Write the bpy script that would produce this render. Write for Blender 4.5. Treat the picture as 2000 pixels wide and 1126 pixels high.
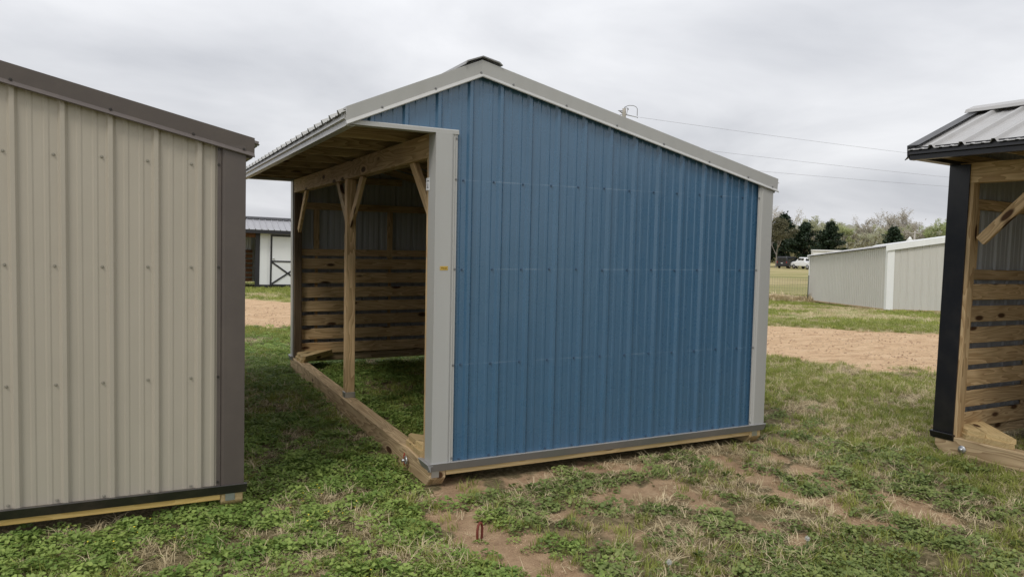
import bpy, bmesh, math, random
import numpy as np
from mathutils import Vector, Matrix, Euler
random.seed(7); rng = np.random.default_rng(11)
for o in list(bpy.data.objects): bpy.data.objects.remove(o)
SC = bpy.context.scene; COL = SC.collection
R = math.radians

# ------------------------------------------------------------------ camera
FPX = 1451.34
CAM = np.array([-1.78322, -4.68838, 1.65985])
FW = np.array([0.45051085, 0.89060475, -0.06215426])
RT = np.array([0.8927268, -0.45008792, 0.02144119])
UP = np.array([0.00887925, 0.06514626, 0.99783622])
cd = bpy.data.cameras.new('camera'); cam = bpy.data.objects.new('camera', cd); COL.objects.link(cam)
cd.sensor_width = 36; cd.lens = FPX / 2000 * 36; cd.clip_start = 0.05; cd.clip_end = 6000
M = Matrix.Identity(4)
for i in range(3):
    M[i][0] = RT[i]; M[i][1] = UP[i]; M[i][2] = -FW[i]; M[i][3] = CAM[i]
cam.matrix_world = M
SC.camera = cam

# ------------------------------------------------------------------ sky, sun, exposure
SUN_EL, SUN_AZ = R(55), R(232)          # azimuth clockwise from +y
W = bpy.data.worlds.new('World'); SC.world = W; W.use_nodes = True
nt = W.node_tree; N = nt.nodes; LK = nt.links
bg = N['Background']
sky = N.new('ShaderNodeTexSky'); sky.sky_type = 'NISHITA'; sky.sun_disc = False
sky.sun_elevation = SUN_EL; sky.sun_rotation = SUN_AZ; sky.air_density = 1.2; sky.dust_density = 4
tc = N.new('ShaderNodeTexCoord')
sep = N.new('ShaderNodeSeparateXYZ'); LK.new(tc.outputs['Generated'], sep.inputs[0])
ab = N.new('ShaderNodeMath'); ab.operation = 'ABSOLUTE'; LK.new(sep.outputs['Z'], ab.inputs[0])
ad = N.new('ShaderNodeMath'); ad.inputs[1].default_value = 0.22; LK.new(ab.outputs[0], ad.inputs[0])
dv = N.new('ShaderNodeVectorMath'); dv.operation = 'DIVIDE'
cmb = N.new('ShaderNodeCombineXYZ')
for k in 'XYZ': LK.new(ad.outputs[0], cmb.inputs[k])
LK.new(tc.outputs['Generated'], dv.inputs[0]); LK.new(cmb.outputs[0], dv.inputs[1])
n1 = N.new('ShaderNodeTexNoise'); n1.inputs['Scale'].default_value = .95; n1.inputs['Detail'].default_value = 6; n1.inputs['Roughness'].default_value = .5
n1.inputs['Distortion'].default_value = .35
LK.new(dv.outputs[0], n1.inputs['Vector'])
cr = N.new('ShaderNodeValToRGB')
cr.color_ramp.elements[0].position = .33; cr.color_ramp.elements[0].color = (.56, .575, .615, 1)
cr.color_ramp.elements[1].position = .62; cr.color_ramp.elements[1].color = (.850, .858, .885, 1)
LK.new(n1.outputs['Fac'], cr.inputs[0])
sk = N.new('ShaderNodeVectorMath'); sk.operation = 'SCALE'; sk.inputs['Scale'].default_value = 1.0
LK.new(sky.outputs[0], sk.inputs[0])
cs = N.new('ShaderNodeVectorMath'); cs.operation = 'SCALE';                                        # overcast law: the cloud deck brightens evenly from horizon to zenith
el = N.new('ShaderNodeMath'); el.operation = 'MULTIPLY_ADD'; el.inputs[1].default_value = 5.5; el.inputs[2].default_value = 9.3; LK.new(ab.outputs[0], el.inputs[0]); LK.new(el.outputs[0], cs.inputs['Scale'])   # Background strength 0.1
LK.new(cr.outputs[0], cs.inputs[0])
mx = N.new('ShaderNodeMix'); mx.data_type = 'RGBA'; mx.inputs['Factor'].default_value = .95
LK.new(sk.outputs[0], mx.inputs['A']); LK.new(cs.outputs[0], mx.inputs['B'])
LK.new(mx.outputs['Result'], bg.inputs[0]); bg.inputs[1].default_value = .1
sl = bpy.data.lights.new('sun', 'SUN'); sl.energy = 1.5; sl.angle = R(16); sl.color = (1, .96, .9)
so = bpy.data.objects.new('sun', sl); COL.objects.link(so)
sd = Vector((math.sin(SUN_AZ) * math.cos(SUN_EL), math.cos(SUN_AZ) * math.cos(SUN_EL), math.sin(SUN_EL)))
so.rotation_euler = sd.to_track_quat('Z', 'Y').to_euler(); so.location = (0, -10, 20)
SC.view_settings.view_transform = 'Standard'; SC.view_settings.look = 'None'
SC.view_settings.exposure = 0.1; SC.view_settings.gamma = 1; SC.view_settings.use_curve_mapping = False
SC.render.engine = 'CYCLES'

# ------------------------------------------------------------------ helpers
FH = np.array([FW[0], FW[1]]); FH = FH / np.linalg.norm(FH)
RH = np.array([FH[1], -FH[0]])
def vnoise(x, y, seed=0):
    x = np.asarray(x, float); y = np.asarray(y, float)
    xi = np.floor(x).astype(np.int64); yi = np.floor(y).astype(np.int64); fx = x - xi; fy = y - yi
    fx = fx * fx * (3 - 2 * fx); fy = fy * fy * (3 - 2 * fy)
    def h(a, b):
        n = (a * 374761393 + b * 668265263 + seed * 1442695041) & 0x7fffffff
        n = ((n ^ (n >> 13)) * 1274126177) & 0x7fffffff
        return ((n ^ (n >> 16)) & 0xffff) / 65535.0
    return (h(xi, yi) * (1 - fx) + h(xi + 1, yi) * fx) * (1 - fy) + (h(xi, yi + 1) * (1 - fx) + h(xi + 1, yi + 1) * fx) * fy
def fbm(x, y, seed=0, o=4):
    s = 0; a = .5; t = 0
    for i in range(o):
        s = s + a * vnoise(np.asarray(x) * 2**i, np.asarray(y) * 2**i, seed + i * 17); t += a; a *= .55
    return s / t
def gz(x, y):
    x = np.asarray(x, float); y = np.asarray(y, float)
    t = (x - CAM[0]) * FH[0] + (y - CAM[1]) * FH[1]; l = (x - CAM[0]) * RH[0] + (y - CAM[1]) * RH[1]
    a = np.interp(t, [9, 14, 31, 60, 140, 300, 3000], [0, -.05, -.32, -.9, -1.95, -3.0, -4])
    b = np.interp(t, [9, 14, 24, 34, 60, 140, 300, 3000], [0, -.05, -.32, -.85, -1.15, -1.95, -3.0, -4])
    k = np.clip((l + 2) / 8, 0, 1)
    return a * (1 - k) + b * k
def direction(px, py):
    return FW + (px - 1000) / FPX * RT - (py - 563) / FPX * UP
def gp(px, py):                      # pixel -> point on the terrain
    d = direction(px, py); t = 3.0
    z = 0.0
    for i in range(60):
        t = (z - CAM[2]) / d[2]; p = CAM + t * d; z = float(gz(p[0], p[1]))
    return p
def at(px, dist):                    # ground point in the direction of a pixel column, at a horizontal distance
    d = direction(px, 485); h = np.array([d[0], d[1]]); h /= np.linalg.norm(h)
    p = CAM[:2] + h * dist
    return Vector((p[0], p[1], float(gz(p[0], p[1]))))

def link(name, me, parent=None, mat=None, label=None, cat=None, group=None, kind=None):
    o = bpy.data.objects.new(name, me); COL.objects.link(o)
    if parent is not None: o.parent = parent
    if mat is not None and me is not None and len(me.materials) == 0: me.materials.append(mat)
    tag(o, label, cat, group, kind)
    return o
def tag(o, label=None, cat=None, group=None, kind=None):
    if label: o['label'] = label
    if cat: o['category'] = cat
    if group: o['group'] = group
    if kind: o['kind'] = kind
def empty(name, loc, rot=(0, 0, 0), label=None, cat=None, group=None):
    o = bpy.data.objects.new(name, None); COL.objects.link(o); o.location = loc; o.rotation_euler = rot
    o.empty_display_size = .2; tag(o, label, cat, group); return o
def mesh(name, v, f, mats=(), mi=None, smooth=False):
    me = bpy.data.meshes.new(name); me.from_pydata([tuple(map(float, p)) for p in v], [], f)
    for m in mats: me.materials.append(m)
    if mi is not None: me.polygons.foreach_set('material_index', mi)
    if smooth: me.polygons.foreach_set('use_smooth', [True] * len(f))
    me.update(); return me
BOXC = {}
def boxmesh(l, w, t, mat, bev=.003, seg=1):
    k = (round(l, 4), round(w, 4), round(t, 4), mat.name, bev)
    if k in BOXC: return BOXC[k]
    bm = bmesh.new(); bmesh.ops.create_cube(bm, size=1)
    bmesh.ops.scale(bm, vec=(l, w, t), verts=bm.verts)
    if bev: bmesh.ops.bevel(bm, geom=bm.edges[:], offset=min(bev, t * .3, w * .3), segments=seg, affect='EDGES')
    me = bpy.data.meshes.new('board'); bm.to_mesh(me); bm.free(); me.materials.append(mat); BOXC[k] = me
    return me
def board(name, parent, p0, p1, w, t, mat, side=None, **kw):
    """box from p0 to p1 along its local x; w across (direction side), t the third way"""
    p0 = Vector(p0); p1 = Vector(p1); d = p1 - p0; l = d.length; d.normalize()
    s = Vector(side) if side else Vector((0, 0, 1))
    s = (s - d * s.dot(d))
    if s.length < 1e-5: s = Vector((1, 0, 0)); s = s - d * s.dot(d)
    s.normalize(); n = d.cross(s)
    o = link(name, boxmesh(l, w, t, mat), parent, **kw)
    m = Matrix.Identity(4); c = (p0 + p1) / 2
    for i in range(3): m[i][0] = d[i]; m[i][1] = s[i]; m[i][2] = n[i]; m[i][3] = c[i]
    o.matrix_local = m
    return o
def box(name, parent, lo, hi, mat, **kw):
    lo = Vector(lo); hi = Vector(hi); c = (lo + hi) / 2; s = hi - lo; ax = max(range(3), key=lambda i: s[i])
    a = c.copy(); b = c.copy(); a[ax] = lo[ax]; b[ax] = hi[ax]; o = [i for i in range(3) if i != ax]
    side = [0, 0, 0]; side[o[0]] = 1
    return board(name, parent, a, b, s[o[0]], s[o[1]], mat, side, **kw)
def prism(name, parent, prof, p0, p1, A, B, mat, smooth=False, **kw):
    """closed profile polygon (a,b) carried from p0 to p1"""
    p0 = Vector(p0); p1 = Vector(p1); A = Vector(A); B = Vector(B); n = len(prof)
    v = [p0 + A * a + B * b for a, b in prof] + [p1 + A * a + B * b for a, b in prof]
    f = [(i, (i + 1) % n, n + (i + 1) % n, n + i) for i in range(n)] + [tuple(range(n))[::-1], tuple(range(n, 2 * n))]
    me = mesh(name, v, f, [mat])
    bm = bmesh.new(); bm.from_mesh(me); bmesh.ops.recalc_face_normals(bm, faces=bm.faces); bm.to_mesh(me); bm.free()
    return link(name, me, parent, **kw)
def tubemesh(paths, sides=6):
    """paths: list of [(point, radius),...]"""
    v = []; f = []
    for path in paths:
        pts = [Vector(p) for p, r in path]; b0 = len(v); n = len(pts)
        for i, (p, r) in enumerate(path):
            d = (pts[min(i + 1, n - 1)] - pts[max(i - 1, 0)]).normalized()
            a = d.orthogonal().normalized() if i == 0 else (a - d * a.dot(d)).normalized()
            b = d.cross(a)
            for k in range(sides):
                q = 2 * math.pi * k / sides; v.append(pts[i] + (a * math.cos(q) + b * math.sin(q)) * r)
        for i in range(n - 1):
            for k in range(sides):
                f.append((b0 + i * sides + k, b0 + i * sides + (k + 1) % sides, b0 + (i + 1) * sides + (k + 1) % sides, b0 + (i + 1) * sides + k))
        f.append(tuple(b0 + k for k in range(sides))[::-1]); f.append(tuple(b0 + (n - 1) * sides + k for k in range(sides)))
    return v, f
def tube(name, parent, path, mat, sides=8, **kw):
    v, f = tubemesh([path], sides); return link(name, mesh(name, v, f, [mat], smooth=True), parent, **kw)

# ------------------------------------------------------------------ materials
def newmat(name):
    m = bpy.data.materials.new(name); m.use_nodes = True
    return m, m.node_tree.nodes, m.node_tree.links, m.node_tree.nodes['Principled BSDF']
def nd(nodes, t, **kw):
    n = nodes.new(t)
    for k, v in kw.items():
        if k in n.inputs: n.inputs[k].default_value = v
        else: setattr(n, k, v)
    return n
def metal(name, col, rough=.42, var=.06, dirt=(.35, .29, .2), dirtamt=.10, lines=None, canning=.25, spec=.5):
    m, n, l, b = newmat(name)
    tcn = nd(n, 'ShaderNodeTexCoord')
    mp = nd(n, 'ShaderNodeMapping'); mp.inputs['Scale'].default_value = (7, 7, .6); l.new(tcn.outputs['Object'], mp.inputs[0])
    a = nd(n, 'ShaderNodeTexNoise', Scale=1.3, Detail=4); l.new(mp.outputs[0], a.inputs['Vector'])
    mr = nd(n, 'ShaderNodeMapRange'); mr.inputs['From Min'].default_value = .3; mr.inputs['From Max'].default_value = .7
    mr.inputs['To Min'].default_value = 1 - var; mr.inputs['To Max'].default_value = 1 + var; l.new(a.outputs['Fac'], mr.inputs[0])
    sc = nd(n, 'ShaderNodeVectorMath', operation='SCALE'); sc.inputs[0].default_value = col[:3]; l.new(mr.outputs[0], sc.inputs['Scale'])
    oi = nd(n, 'ShaderNodeObjectInfo'); ov = nd(n, 'ShaderNodeMapRange'); ov.inputs['To Min'].default_value = 1 - var * .7; ov.inputs['To Max'].default_value = 1 + var * .7; l.new(oi.outputs['Random'], ov.inputs[0])
    sc2 = nd(n, 'ShaderNodeVectorMath', operation='SCALE'); l.new(sc.outputs[0], sc2.inputs[0]); l.new(ov.outputs[0], sc2.inputs['Scale']); sc = sc2      # sheets from different coils
    d = nd(n, 'ShaderNodeTexNoise', Scale=6, Detail=8, Roughness=.7); l.new(tcn.outputs['Object'], d.inputs['Vector'])
    dr = nd(n, 'ShaderNodeMapRange'); dr.inputs['From Min'].default_value = .45; dr.inputs['From Max'].default_value = .85; dr.inputs['To Max'].default_value = dirtamt * 2
    l.new(d.outputs['Fac'], dr.inputs[0])
    mxx = nd(n, 'ShaderNodeMix', data_type='RGBA'); l.new(dr.outputs[0], mxx.inputs['Factor']); l.new(sc.outputs[0], mxx.inputs['A']); mxx.inputs['B'].default_value = (*dirt, 1)
    out = mxx.outputs['Result']
    if lines:                            # faint chalk marks left along the screw rows
        sp = nd(n, 'ShaderNodeSeparateXYZ'); l.new(tcn.outputs['Object'], sp.inputs[0])
        tot = None
        for z in lines:
            s1 = nd(n, 'ShaderNodeMath', operation='SUBTRACT'); l.new(sp.outputs['Z'], s1.inputs[0]); s1.inputs[1].default_value = z
            s2 = nd(n, 'ShaderNodeMath', operation='ABSOLUTE'); l.new(s1.outputs[0], s2.inputs[0])
            s3 = nd(n, 'ShaderNodeMath', operation='LESS_THAN'); l.new(s2.outputs[0], s3.inputs[0]); s3.inputs[1].default_value = .0035
            if tot is None: tot = s3
            else:
                q = nd(n, 'ShaderNodeMath', operation='ADD'); l.new(tot.outputs[0], q.inputs[0]); l.new(s3.outputs[0], q.inputs[1]); tot = q
        nn = nd(n, 'ShaderNodeTexNoise', Scale=5, Detail=3); l.new(tcn.outputs['Object'], nn.inputs['Vector'])
        nr = nd(n, 'ShaderNodeMapRange'); nr.inputs['From Min'].default_value = .42; nr.inputs['From Max'].default_value = .62; nr.inputs['To Max'].default_value = .20; l.new(nn.outputs['Fac'], nr.inputs[0])
        q = nd(n, 'ShaderNodeMath', operation='MULTIPLY'); l.new(tot.outputs[0], q.inputs[0]); l.new(nr.outputs[0], q.inputs[1])
        m2 = nd(n, 'ShaderNodeMix', data_type='RGBA'); l.new(q.outputs[0], m2.inputs['Factor']); l.new(out, m2.inputs['A']); m2.inputs['B'].default_value = (.42, .52, .62, 1); out = m2.outputs['Result']
    l.new(out, b.inputs['Base Color'])
    rr = nd(n, 'ShaderNodeMapRange'); rr.inputs['To Min'].default_value = rough - .08; rr.inputs['To Max'].default_value = rough + .14; l.new(d.outputs['Fac'], rr.inputs[0]); l.new(rr.outputs[0], b.inputs['Roughness'])
    b.inputs['Specular IOR Level'].default_value = spec
    mp2 = nd(n, 'ShaderNodeMapping'); mp2.inputs['Scale'].default_value = (3, 3, 1.1); l.new(tcn.outputs['Object'], mp2.inputs[0])
    w = nd(n, 'ShaderNodeTexNoise', Scale=1.5, Detail=2); l.new(mp2.outputs[0], w.inputs['Vector'])
    bp = nd(n, 'ShaderNodeBump', Strength=canning, Distance=.03); l.new(w.outputs['Fac'], bp.inputs['Height']); l.new(bp.outputs[0], b.inputs['Normal'])
    return m
def wood(name, light, dark, knot=(.075, .036, .016), rough=.75, grey=.0):
    m, n, l, b = newmat(name)
    tcn = nd(n, 'ShaderNodeTexCoord'); oi = nd(n, 'ShaderNodeObjectInfo')
    sc = nd(n, 'ShaderNodeMath', operation='MULTIPLY'); sc.inputs[1].default_value = 61.; l.new(oi.outputs['Random'], sc.inputs[0])
    off = nd(n, 'ShaderNodeVectorMath', operation='ADD'); l.new(tcn.outputs['Object'], off.inputs[0])
    cb = nd(n, 'ShaderNodeCombineXYZ'); [l.new(sc.outputs[0], cb.inputs[k]) for k in 'XYZ']; l.new(cb.outputs[0], off.inputs[1])
    # knots: sparse cells stretched along the grain
    mk = nd(n, 'ShaderNodeMapping'); mk.inputs['Scale'].default_value = (2.3, 6.5, 6.5); l.new(off.outputs[0], mk.inputs[0])
    vo = nd(n, 'ShaderNodeTexVoronoi', Scale=1.0); l.new(mk.outputs[0], vo.inputs['Vector'])
    kr = nd(n, 'ShaderNodeMapRange'); kr.inputs['From Min'].default_value = .14; kr.inputs['From Max'].default_value = .20; kr.inputs['To Min'].default_value = 1; kr.inputs['To Max'].default_value = 0; l.new(vo.outputs['Distance'], kr.inputs[0])
    halo = nd(n, 'ShaderNodeMapRange'); halo.inputs['From Max'].default_value = .45; halo.inputs['To Min'].default_value = .55; halo.inputs['To Max'].default_value = 0; l.new(vo.outputs['Distance'], halo.inputs[0])
    # growth rings: bands over distorted, stretched coordinates
    mp = nd(n, 'ShaderNodeMapping'); mp.inputs['Scale'].default_value = (.75, 8, 8); l.new(off.outputs[0], mp.inputs[0])
    nz = nd(n, 'ShaderNodeTexNoise', Scale=1.0, Detail=2, Distortion=.3); l.new(mp.outputs[0], nz.inputs['Vector'])
    ml = nd(n, 'ShaderNodeMath', operation='MULTIPLY_ADD'); ml.inputs[1].default_value = 13; l.new(nz.outputs['Fac'], ml.inputs[0])
    hh = nd(n, 'ShaderNodeMath', operation='MULTIPLY'); hh.inputs[1].default_value = 2.2; l.new(halo.outputs[0], hh.inputs[0]); l.new(hh.outputs[0], ml.inputs[2])
    fr = nd(n, 'ShaderNodeMath', operation='FRACT'); l.new(ml.outputs[0], fr.inputs[0])
    mf = nd(n, 'ShaderNodeMapping'); mf.inputs['Scale'].default_value = (3, 160, 160); l.new(off.outputs[0], mf.inputs[0])
    fine = nd(n, 'ShaderNodeTexNoise', Scale=1, Detail=3); l.new(mf.outputs[0], fine.inputs['Vector'])
    mixv = nd(n, 'ShaderNodeMath', operation='MULTIPLY_ADD'); mixv.inputs[1].default_value = .62; l.new(fr.outputs[0], mixv.inputs[0])
    fm = nd(n, 'ShaderNodeMath', operation='MULTIPLY'); fm.inputs[1].default_value = .45; l.new(fine.outputs['Fac'], fm.inputs[0]); l.new(fm.outputs[0], mixv.inputs[2])
    rmp = nd(n, 'ShaderNodeValToRGB'); rmp.color_ramp.elements[0].position = .1; rmp.color_ramp.elements[0].color = (*light, 1)
    rmp.color_ramp.elements[1].position = .95; rmp.color_ramp.elements[1].color = (*dark, 1); l.new(mixv.outputs[0], rmp.inputs[0])
    # per board tint and blotches
    bl = nd(n, 'ShaderNodeTexNoise', Scale=3, Detail=3); l.new(off.outputs[0], bl.inputs['Vector'])
    br = nd(n, 'ShaderNodeMapRange'); br.inputs['To Min'].default_value = .72; br.inputs['To Max'].default_value = 1.2; l.new(bl.outputs['Fac'], br.inputs[0])
    rb = nd(n, 'ShaderNodeMapRange'); rb.inputs['To Min'].default_value = .8; rb.inputs['To Max'].default_value = 1.15; l.new(oi.outputs['Random'], rb.inputs[0])
    mm = nd(n, 'ShaderNodeMath', operation='MULTIPLY'); l.new(br.outputs[0], mm.inputs[0]); l.new(rb.outputs[0], mm.inputs[1])
    ts = nd(n, 'ShaderNodeVectorMath', operation='SCALE'); l.new(rmp.outputs[0], ts.inputs[0]); l.new(mm.outputs[0], ts.inputs['Scale'])
    mxx = nd(n, 'ShaderNodeMix', data_type='RGBA'); l.new(kr.outputs[0], mxx.inputs['Factor']); l.new(ts.outputs[0], mxx.inputs['A']); mxx.inputs['B'].default_value = (*knot, 1)
    hs = nd(n, 'ShaderNodeHueSaturation'); hs.inputs['Saturation'].default_value = 1 - grey; l.new(mxx.outputs['Result'], hs.inputs['Color'])
    l.new(hs.outputs[0], b.inputs['Base Color']); b.inputs['Roughness'].default_value = rough; b.inputs['Specular IOR Level'].default_value = .25
    bp = nd(n, 'ShaderNodeBump', Strength=.35, Distance=.002); l.new(mixv.outputs[0], bp.inputs['Height']); l.new(bp.outputs[0], b.inputs['Normal'])
    return m
def plain(name, col, rough=.6, met=0., spec=.5, var=.15, scale=8.):
    m, n, l, b = newmat(name)
    tcn = nd(n, 'ShaderNodeTexCoord'); a = nd(n, 'ShaderNodeTexNoise', Scale=scale, Detail=5); l.new(tcn.outputs['Object'], a.inputs['Vector'])
    mr = nd(n, 'ShaderNodeMapRange'); mr.inputs['To Min'].default_value = 1 - var; mr.inputs['To Max'].default_value = 1 + var; l.new(a.outputs['Fac'], mr.inputs[0])
    sc = nd(n, 'ShaderNodeVectorMath', operation='SCALE'); sc.inputs[0].default_value = col; l.new(mr.outputs[0], sc.inputs['Scale']); l.new(sc.outputs[0], b.inputs['Base Color'])
    b.inputs['Roughness'].default_value = rough; b.inputs['Metallic'].default_value = met; b.inputs['Specular IOR Level'].default_value = spec
    return m
def leaf(name, c0, c1, trans=.35, rough=.55, scale=.6, spec=.3):
    """leaf colours vary from plant to plant and in patches"""
    m, n, l, b = newmat(name)
    oi = nd(n, 'ShaderNodeObjectInfo'); ge = nd(n, 'ShaderNodeNewGeometry')
    a = nd(n, 'ShaderNodeTexNoise', Scale=scale, Detail=4); l.new(ge.outputs['Position'], a.inputs['Vector'])
    a2 = nd(n, 'ShaderNodeTexNoise', Scale=scale * 45, Detail=1); l.new(ge.outputs['Position'], a2.inputs['Vector'])
    s = nd(n, 'ShaderNodeMath', operation='ADD'); l.new(a.outputs['Fac'], s.inputs[0]); l.new(oi.outputs['Random'], s.inputs[1])
    s2 = nd(n, 'ShaderNodeMath', operation='ADD'); l.new(s.outputs[0], s2.inputs[0]); l.new(a2.outputs['Fac'], s2.inputs[1])
    mr = nd(n, 'ShaderNodeMapRange'); mr.inputs['From Min'].default_value = .7; mr.inputs['From Max'].default_value = 2.3; l.new(s2.outputs[0], mr.inputs[0])
    mxx = nd(n, 'ShaderNodeMix', data_type='RGBA'); l.new(mr.outputs[0], mxx.inputs['Factor']); mxx.inputs['A'].default_value = (*c0, 1); mxx.inputs['B'].default_value = (*c1, 1)
    l.new(mxx.outputs['Result'], b.inputs['Base Color']); b.inputs['Roughness'].default_value = rough; b.inputs['Specular IOR Level'].default_value = spec
    tr = nd(n, 'ShaderNodeBsdfTranslucent'); l.new(mxx.outputs['Result'], tr.inputs['Color'])
    ms = nd(n, 'ShaderNodeMixShader'); ms.inputs[0].default_value = trans; l.new(b.outputs[0], ms.inputs[1]); l.new(tr.outputs[0], ms.inputs[2])
    l.new(ms.outputs[0], n['Material Output'].inputs['Surface'])
    return m
ROWS = (2.072, 1.469, .813)
BLUE = metal('blue_painted_steel', (.050, .124, .214), rough=.25, spec=.85, lines=ROWS, dirtamt=.012, var=.04, canning=.22)
GREYT = metal('grey_trim_steel', (.405, .405, .39), rough=.38, var=.03, dirtamt=.05, canning=.12)
TAUPE = metal('taupe_painted_steel', (.40, .362, .295), rough=.42, var=.03, dirtamt=.05)
BROWNT = metal('brown_trim_steel', (.092, .076, .068), rough=.40, var=.03, dirtamt=.04, canning=.12)
BLACKT = metal('black_trim_steel', (.009, .009, .011), rough=.32, var=.05, dirtamt=.02, canning=.12)
GALV = metal('bare_roof_steel', (.36, .355, .35), rough=.36, var=.04, dirtamt=.06); 
INNER = metal('panel_back_primer', (.41, .42, .43), rough=.5, var=.05, dirtamt=.06)
WHITEM = metal('white_painted_steel', (.74, .75, .75), rough=.45, var=.03, dirtamt=.04, canning=.1)
PALEG = metal('pale_grey_painted_steel', (.50, .49, .455), rough=.45, var=.03, dirtamt=.06, canning=.1)
ROOFG = metal('grey_roof_steel', (.30, .30, .32), rough=.4, var=.05, dirtamt=.04, canning=.1)
PINE = wood('treated_pine', (.76, .56, .32), (.37, .23, .105))
PINEO = wood('weathered_pine', (.60, .46, .28), (.25, .165, .085), grey=.0)
PINEY = wood('fresh_yellow_pine', (.62, .475, .255), (.43, .305, .14))
PINED = wood('shade_dark_pine', (.20, .14, .085), (.10, .068, .04))  # shade at the corner posts, painted in as a darker wood colour
PINEB = wood('stained_pine', (.20, .09, .038), (.10, .042, .018))
STEEL = plain('galvanised_steel', (.55, .56, .57), .35, .8)
SCREWM = plain('screw_head', (.20, .22, .25), .4, .3)

# ------------------------------------------------------------------ ground
TN = np.array([.63, .777]); TD = np.array([.777, -.63])
def trackmask(x, y):
    n = x * TN[0] + y * TN[1]; s = x * TD[0] + y * TD[1]
    wob = (fbm(x * .55, y * .55, 3, 4) - .5) * 2.0 + (fbm(x * 2.5, y * 2.5, 4, 3) - .5) * .9
    near = 7.6 - np.clip((s - 2.6) * .5, 0, 2.6); far = 14.0 + np.clip(-s * .12, -.3, 2)
    a = np.clip((n + wob - near) / .7, 0, 1); b = np.clip((far - n + wob) / .9, 0, 1)
    return np.minimum(a, b)
SOIL = []           # (x0,y0,x1,y1,r,strength)
def seg(p, q, r, s=1.):
    a = gp(*p); b = gp(*q); SOIL.append((a[0], a[1], b[0], b[1], r, s))
for p, q, r, s in [((868, 955), (925, 1005), .15, 1), ((915, 1000), (975, 1065), .20, 1), ((965, 1050), (1030, 1095), .17, 1), ((1020, 1085), (1110, 1128), .19, 1),
                   ((1000, 1030), (1060, 1050), .12, .8), ((890, 935), (930, 950), .13, .9),
                   ((1507, 887), (1560, 906), .07, .9), ((1560, 906), (1644, 942), .15, 1), ((1692, 957), (1822, 1000), .16, 1),
                   ((1543, 961), (1620, 985), .14, 1), ((1600, 982), (1728, 1023), .13, 1), ((1395, 892), (1481, 925), .12, .9), ((1490, 930), (1545, 955), .09, .6),
                   ((1190, 962), (1320, 945), .17, .9), ((1140, 903), (1240, 908), .14, .8), ((1350, 955), (1400, 985), .16, .7), ((1080, 1000), (1200, 985), .14, .6),
                   ((1450, 1005), (1500, 1022), .11, .5), ((1020, 938), (1100, 918), .12, .8), ((1560, 1040), (1580, 1060), .07, .7), ((1150, 1015), (1240, 1040), .12, .5), ((760, 860), (800, 900), .1, .3), ((560, 850), (600, 865), .1, .3)]:
    seg(p, q, r, s)
def soilmask(x, y):
    x = np.asarray(x, float); y = np.asarray(y, float); m = np.zeros_like(x)
    wob = (fbm(x * 5, y * 5, 21, 5) - .5) + .6 * (fbm(x * 17, y * 17, 22, 3) - .5)
    for x0, y0, x1, y1, r, s in SOIL:
        dx, dy = x1 - x0, y1 - y0; t = np.clip(((x - x0) * dx + (y - y0) * dy) / (dx * dx + dy * dy + 1e-9), 0, 1)
        d = np.hypot(x - x0 - t * dx, y - y0 - t * dy) + wob * .34
        m = np.maximum(m, s * np.clip((r * 1.25 - d) / (r * .7), 0, 1))
    return m
def wornmask(x, y):       # thin, half bare ground in front of the blue wall
    a = np.clip((x + .1) / .5, 0, 1) * np.clip((4.3 - x + y * .3) / .8, 0, 1) * np.clip((y + 2.1) / .6, 0, 1) * np.clip((.25 - y) / .2, 0, 1)
    return a
def axis(lo, hi, f0, f1, step, g=1.13):
    c = list(np.arange(f0, f1 + 1e-6, step)); s = step
    while c[-1] < hi: s *= g; c.append(c[-1] + s)
    s = step; b = []; q = f0
    while q > lo: s *= g; q -= s; b.append(q)
    return np.array(b[::-1] + c)
gx = axis(-2500, 3000, -6, 10, .055); gy = axis(-300, 3200, -5.2, 11, .055)
X, Y = np.meshgrid(gx, gy, indexing='ij')
near = np.exp(-((X - 2)**2 + (Y - 1)**2) / 260)
tm = trackmask(X, Y); sm = soilmask(X, Y); wm = wornmask(X, Y)
Z = gz(X, Y) + near * ((fbm(X * 1.6, Y * 1.6, 5, 4) - .5) * .04 + (fbm(X * 12, Y * 12, 6, 3) - .5) * .012) - .03 * tm * near - .012 * sm + near * tm * (fbm(X * 5, Y * 5, 8, 3) - .5) * .03 - .02
nx, ny = X.shape
idx = np.arange(nx * ny).reshape(nx, ny)
F = np.stack([idx[:-1, :-1], idx[1:, :-1], idx[1:, 1:], idx[:-1, 1:]], -1).reshape(-1, 4)
me = bpy.data.meshes.new('ground'); me.vertices.add(nx * ny); me.vertices.foreach_set('co', np.stack([X, Y, Z], -1).ravel())
me.loops.add(F.size); me.loops.foreach_set('vertex_index', F.ravel()); me.polygons.add(len(F)); me.polygons.foreach_set('loop_start', np.arange(len(F)) * 4)
me.update(calc_edges=True); me.polygons.foreach_set('use_smooth', [True] * len(F))
for nm, arr in (('track', tm), ('soil', sm), ('worn', wm)):
    at_ = me.attributes.new(nm, 'FLOAT', 'POINT'); at_.data.foreach_set('value', arr.astype(np.float32).ravel())
GM, n, l, b = newmat('ground_soil_and_turf')
ge = nd(n, 'ShaderNodeNewGeometry')
def noise(s, d=5, r=.55, sx=None):
    a = nd(n, 'ShaderNodeTexNoise', Scale=s, Detail=d, Roughness=r)
    if sx:
        mpp = nd(n, 'ShaderNodeMapping'); mpp.inputs['Scale'].default_value = sx; mpp.inputs['Rotation'].default_value = (0, 0, .68); l.new(ge.outputs['Position'], mpp.inputs[0]); l.new(mpp.outputs[0], a.inputs['Vector'])
    else: l.new(ge.outputs['Position'], a.inputs['Vector'])
    return a.outputs['Fac']
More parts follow.
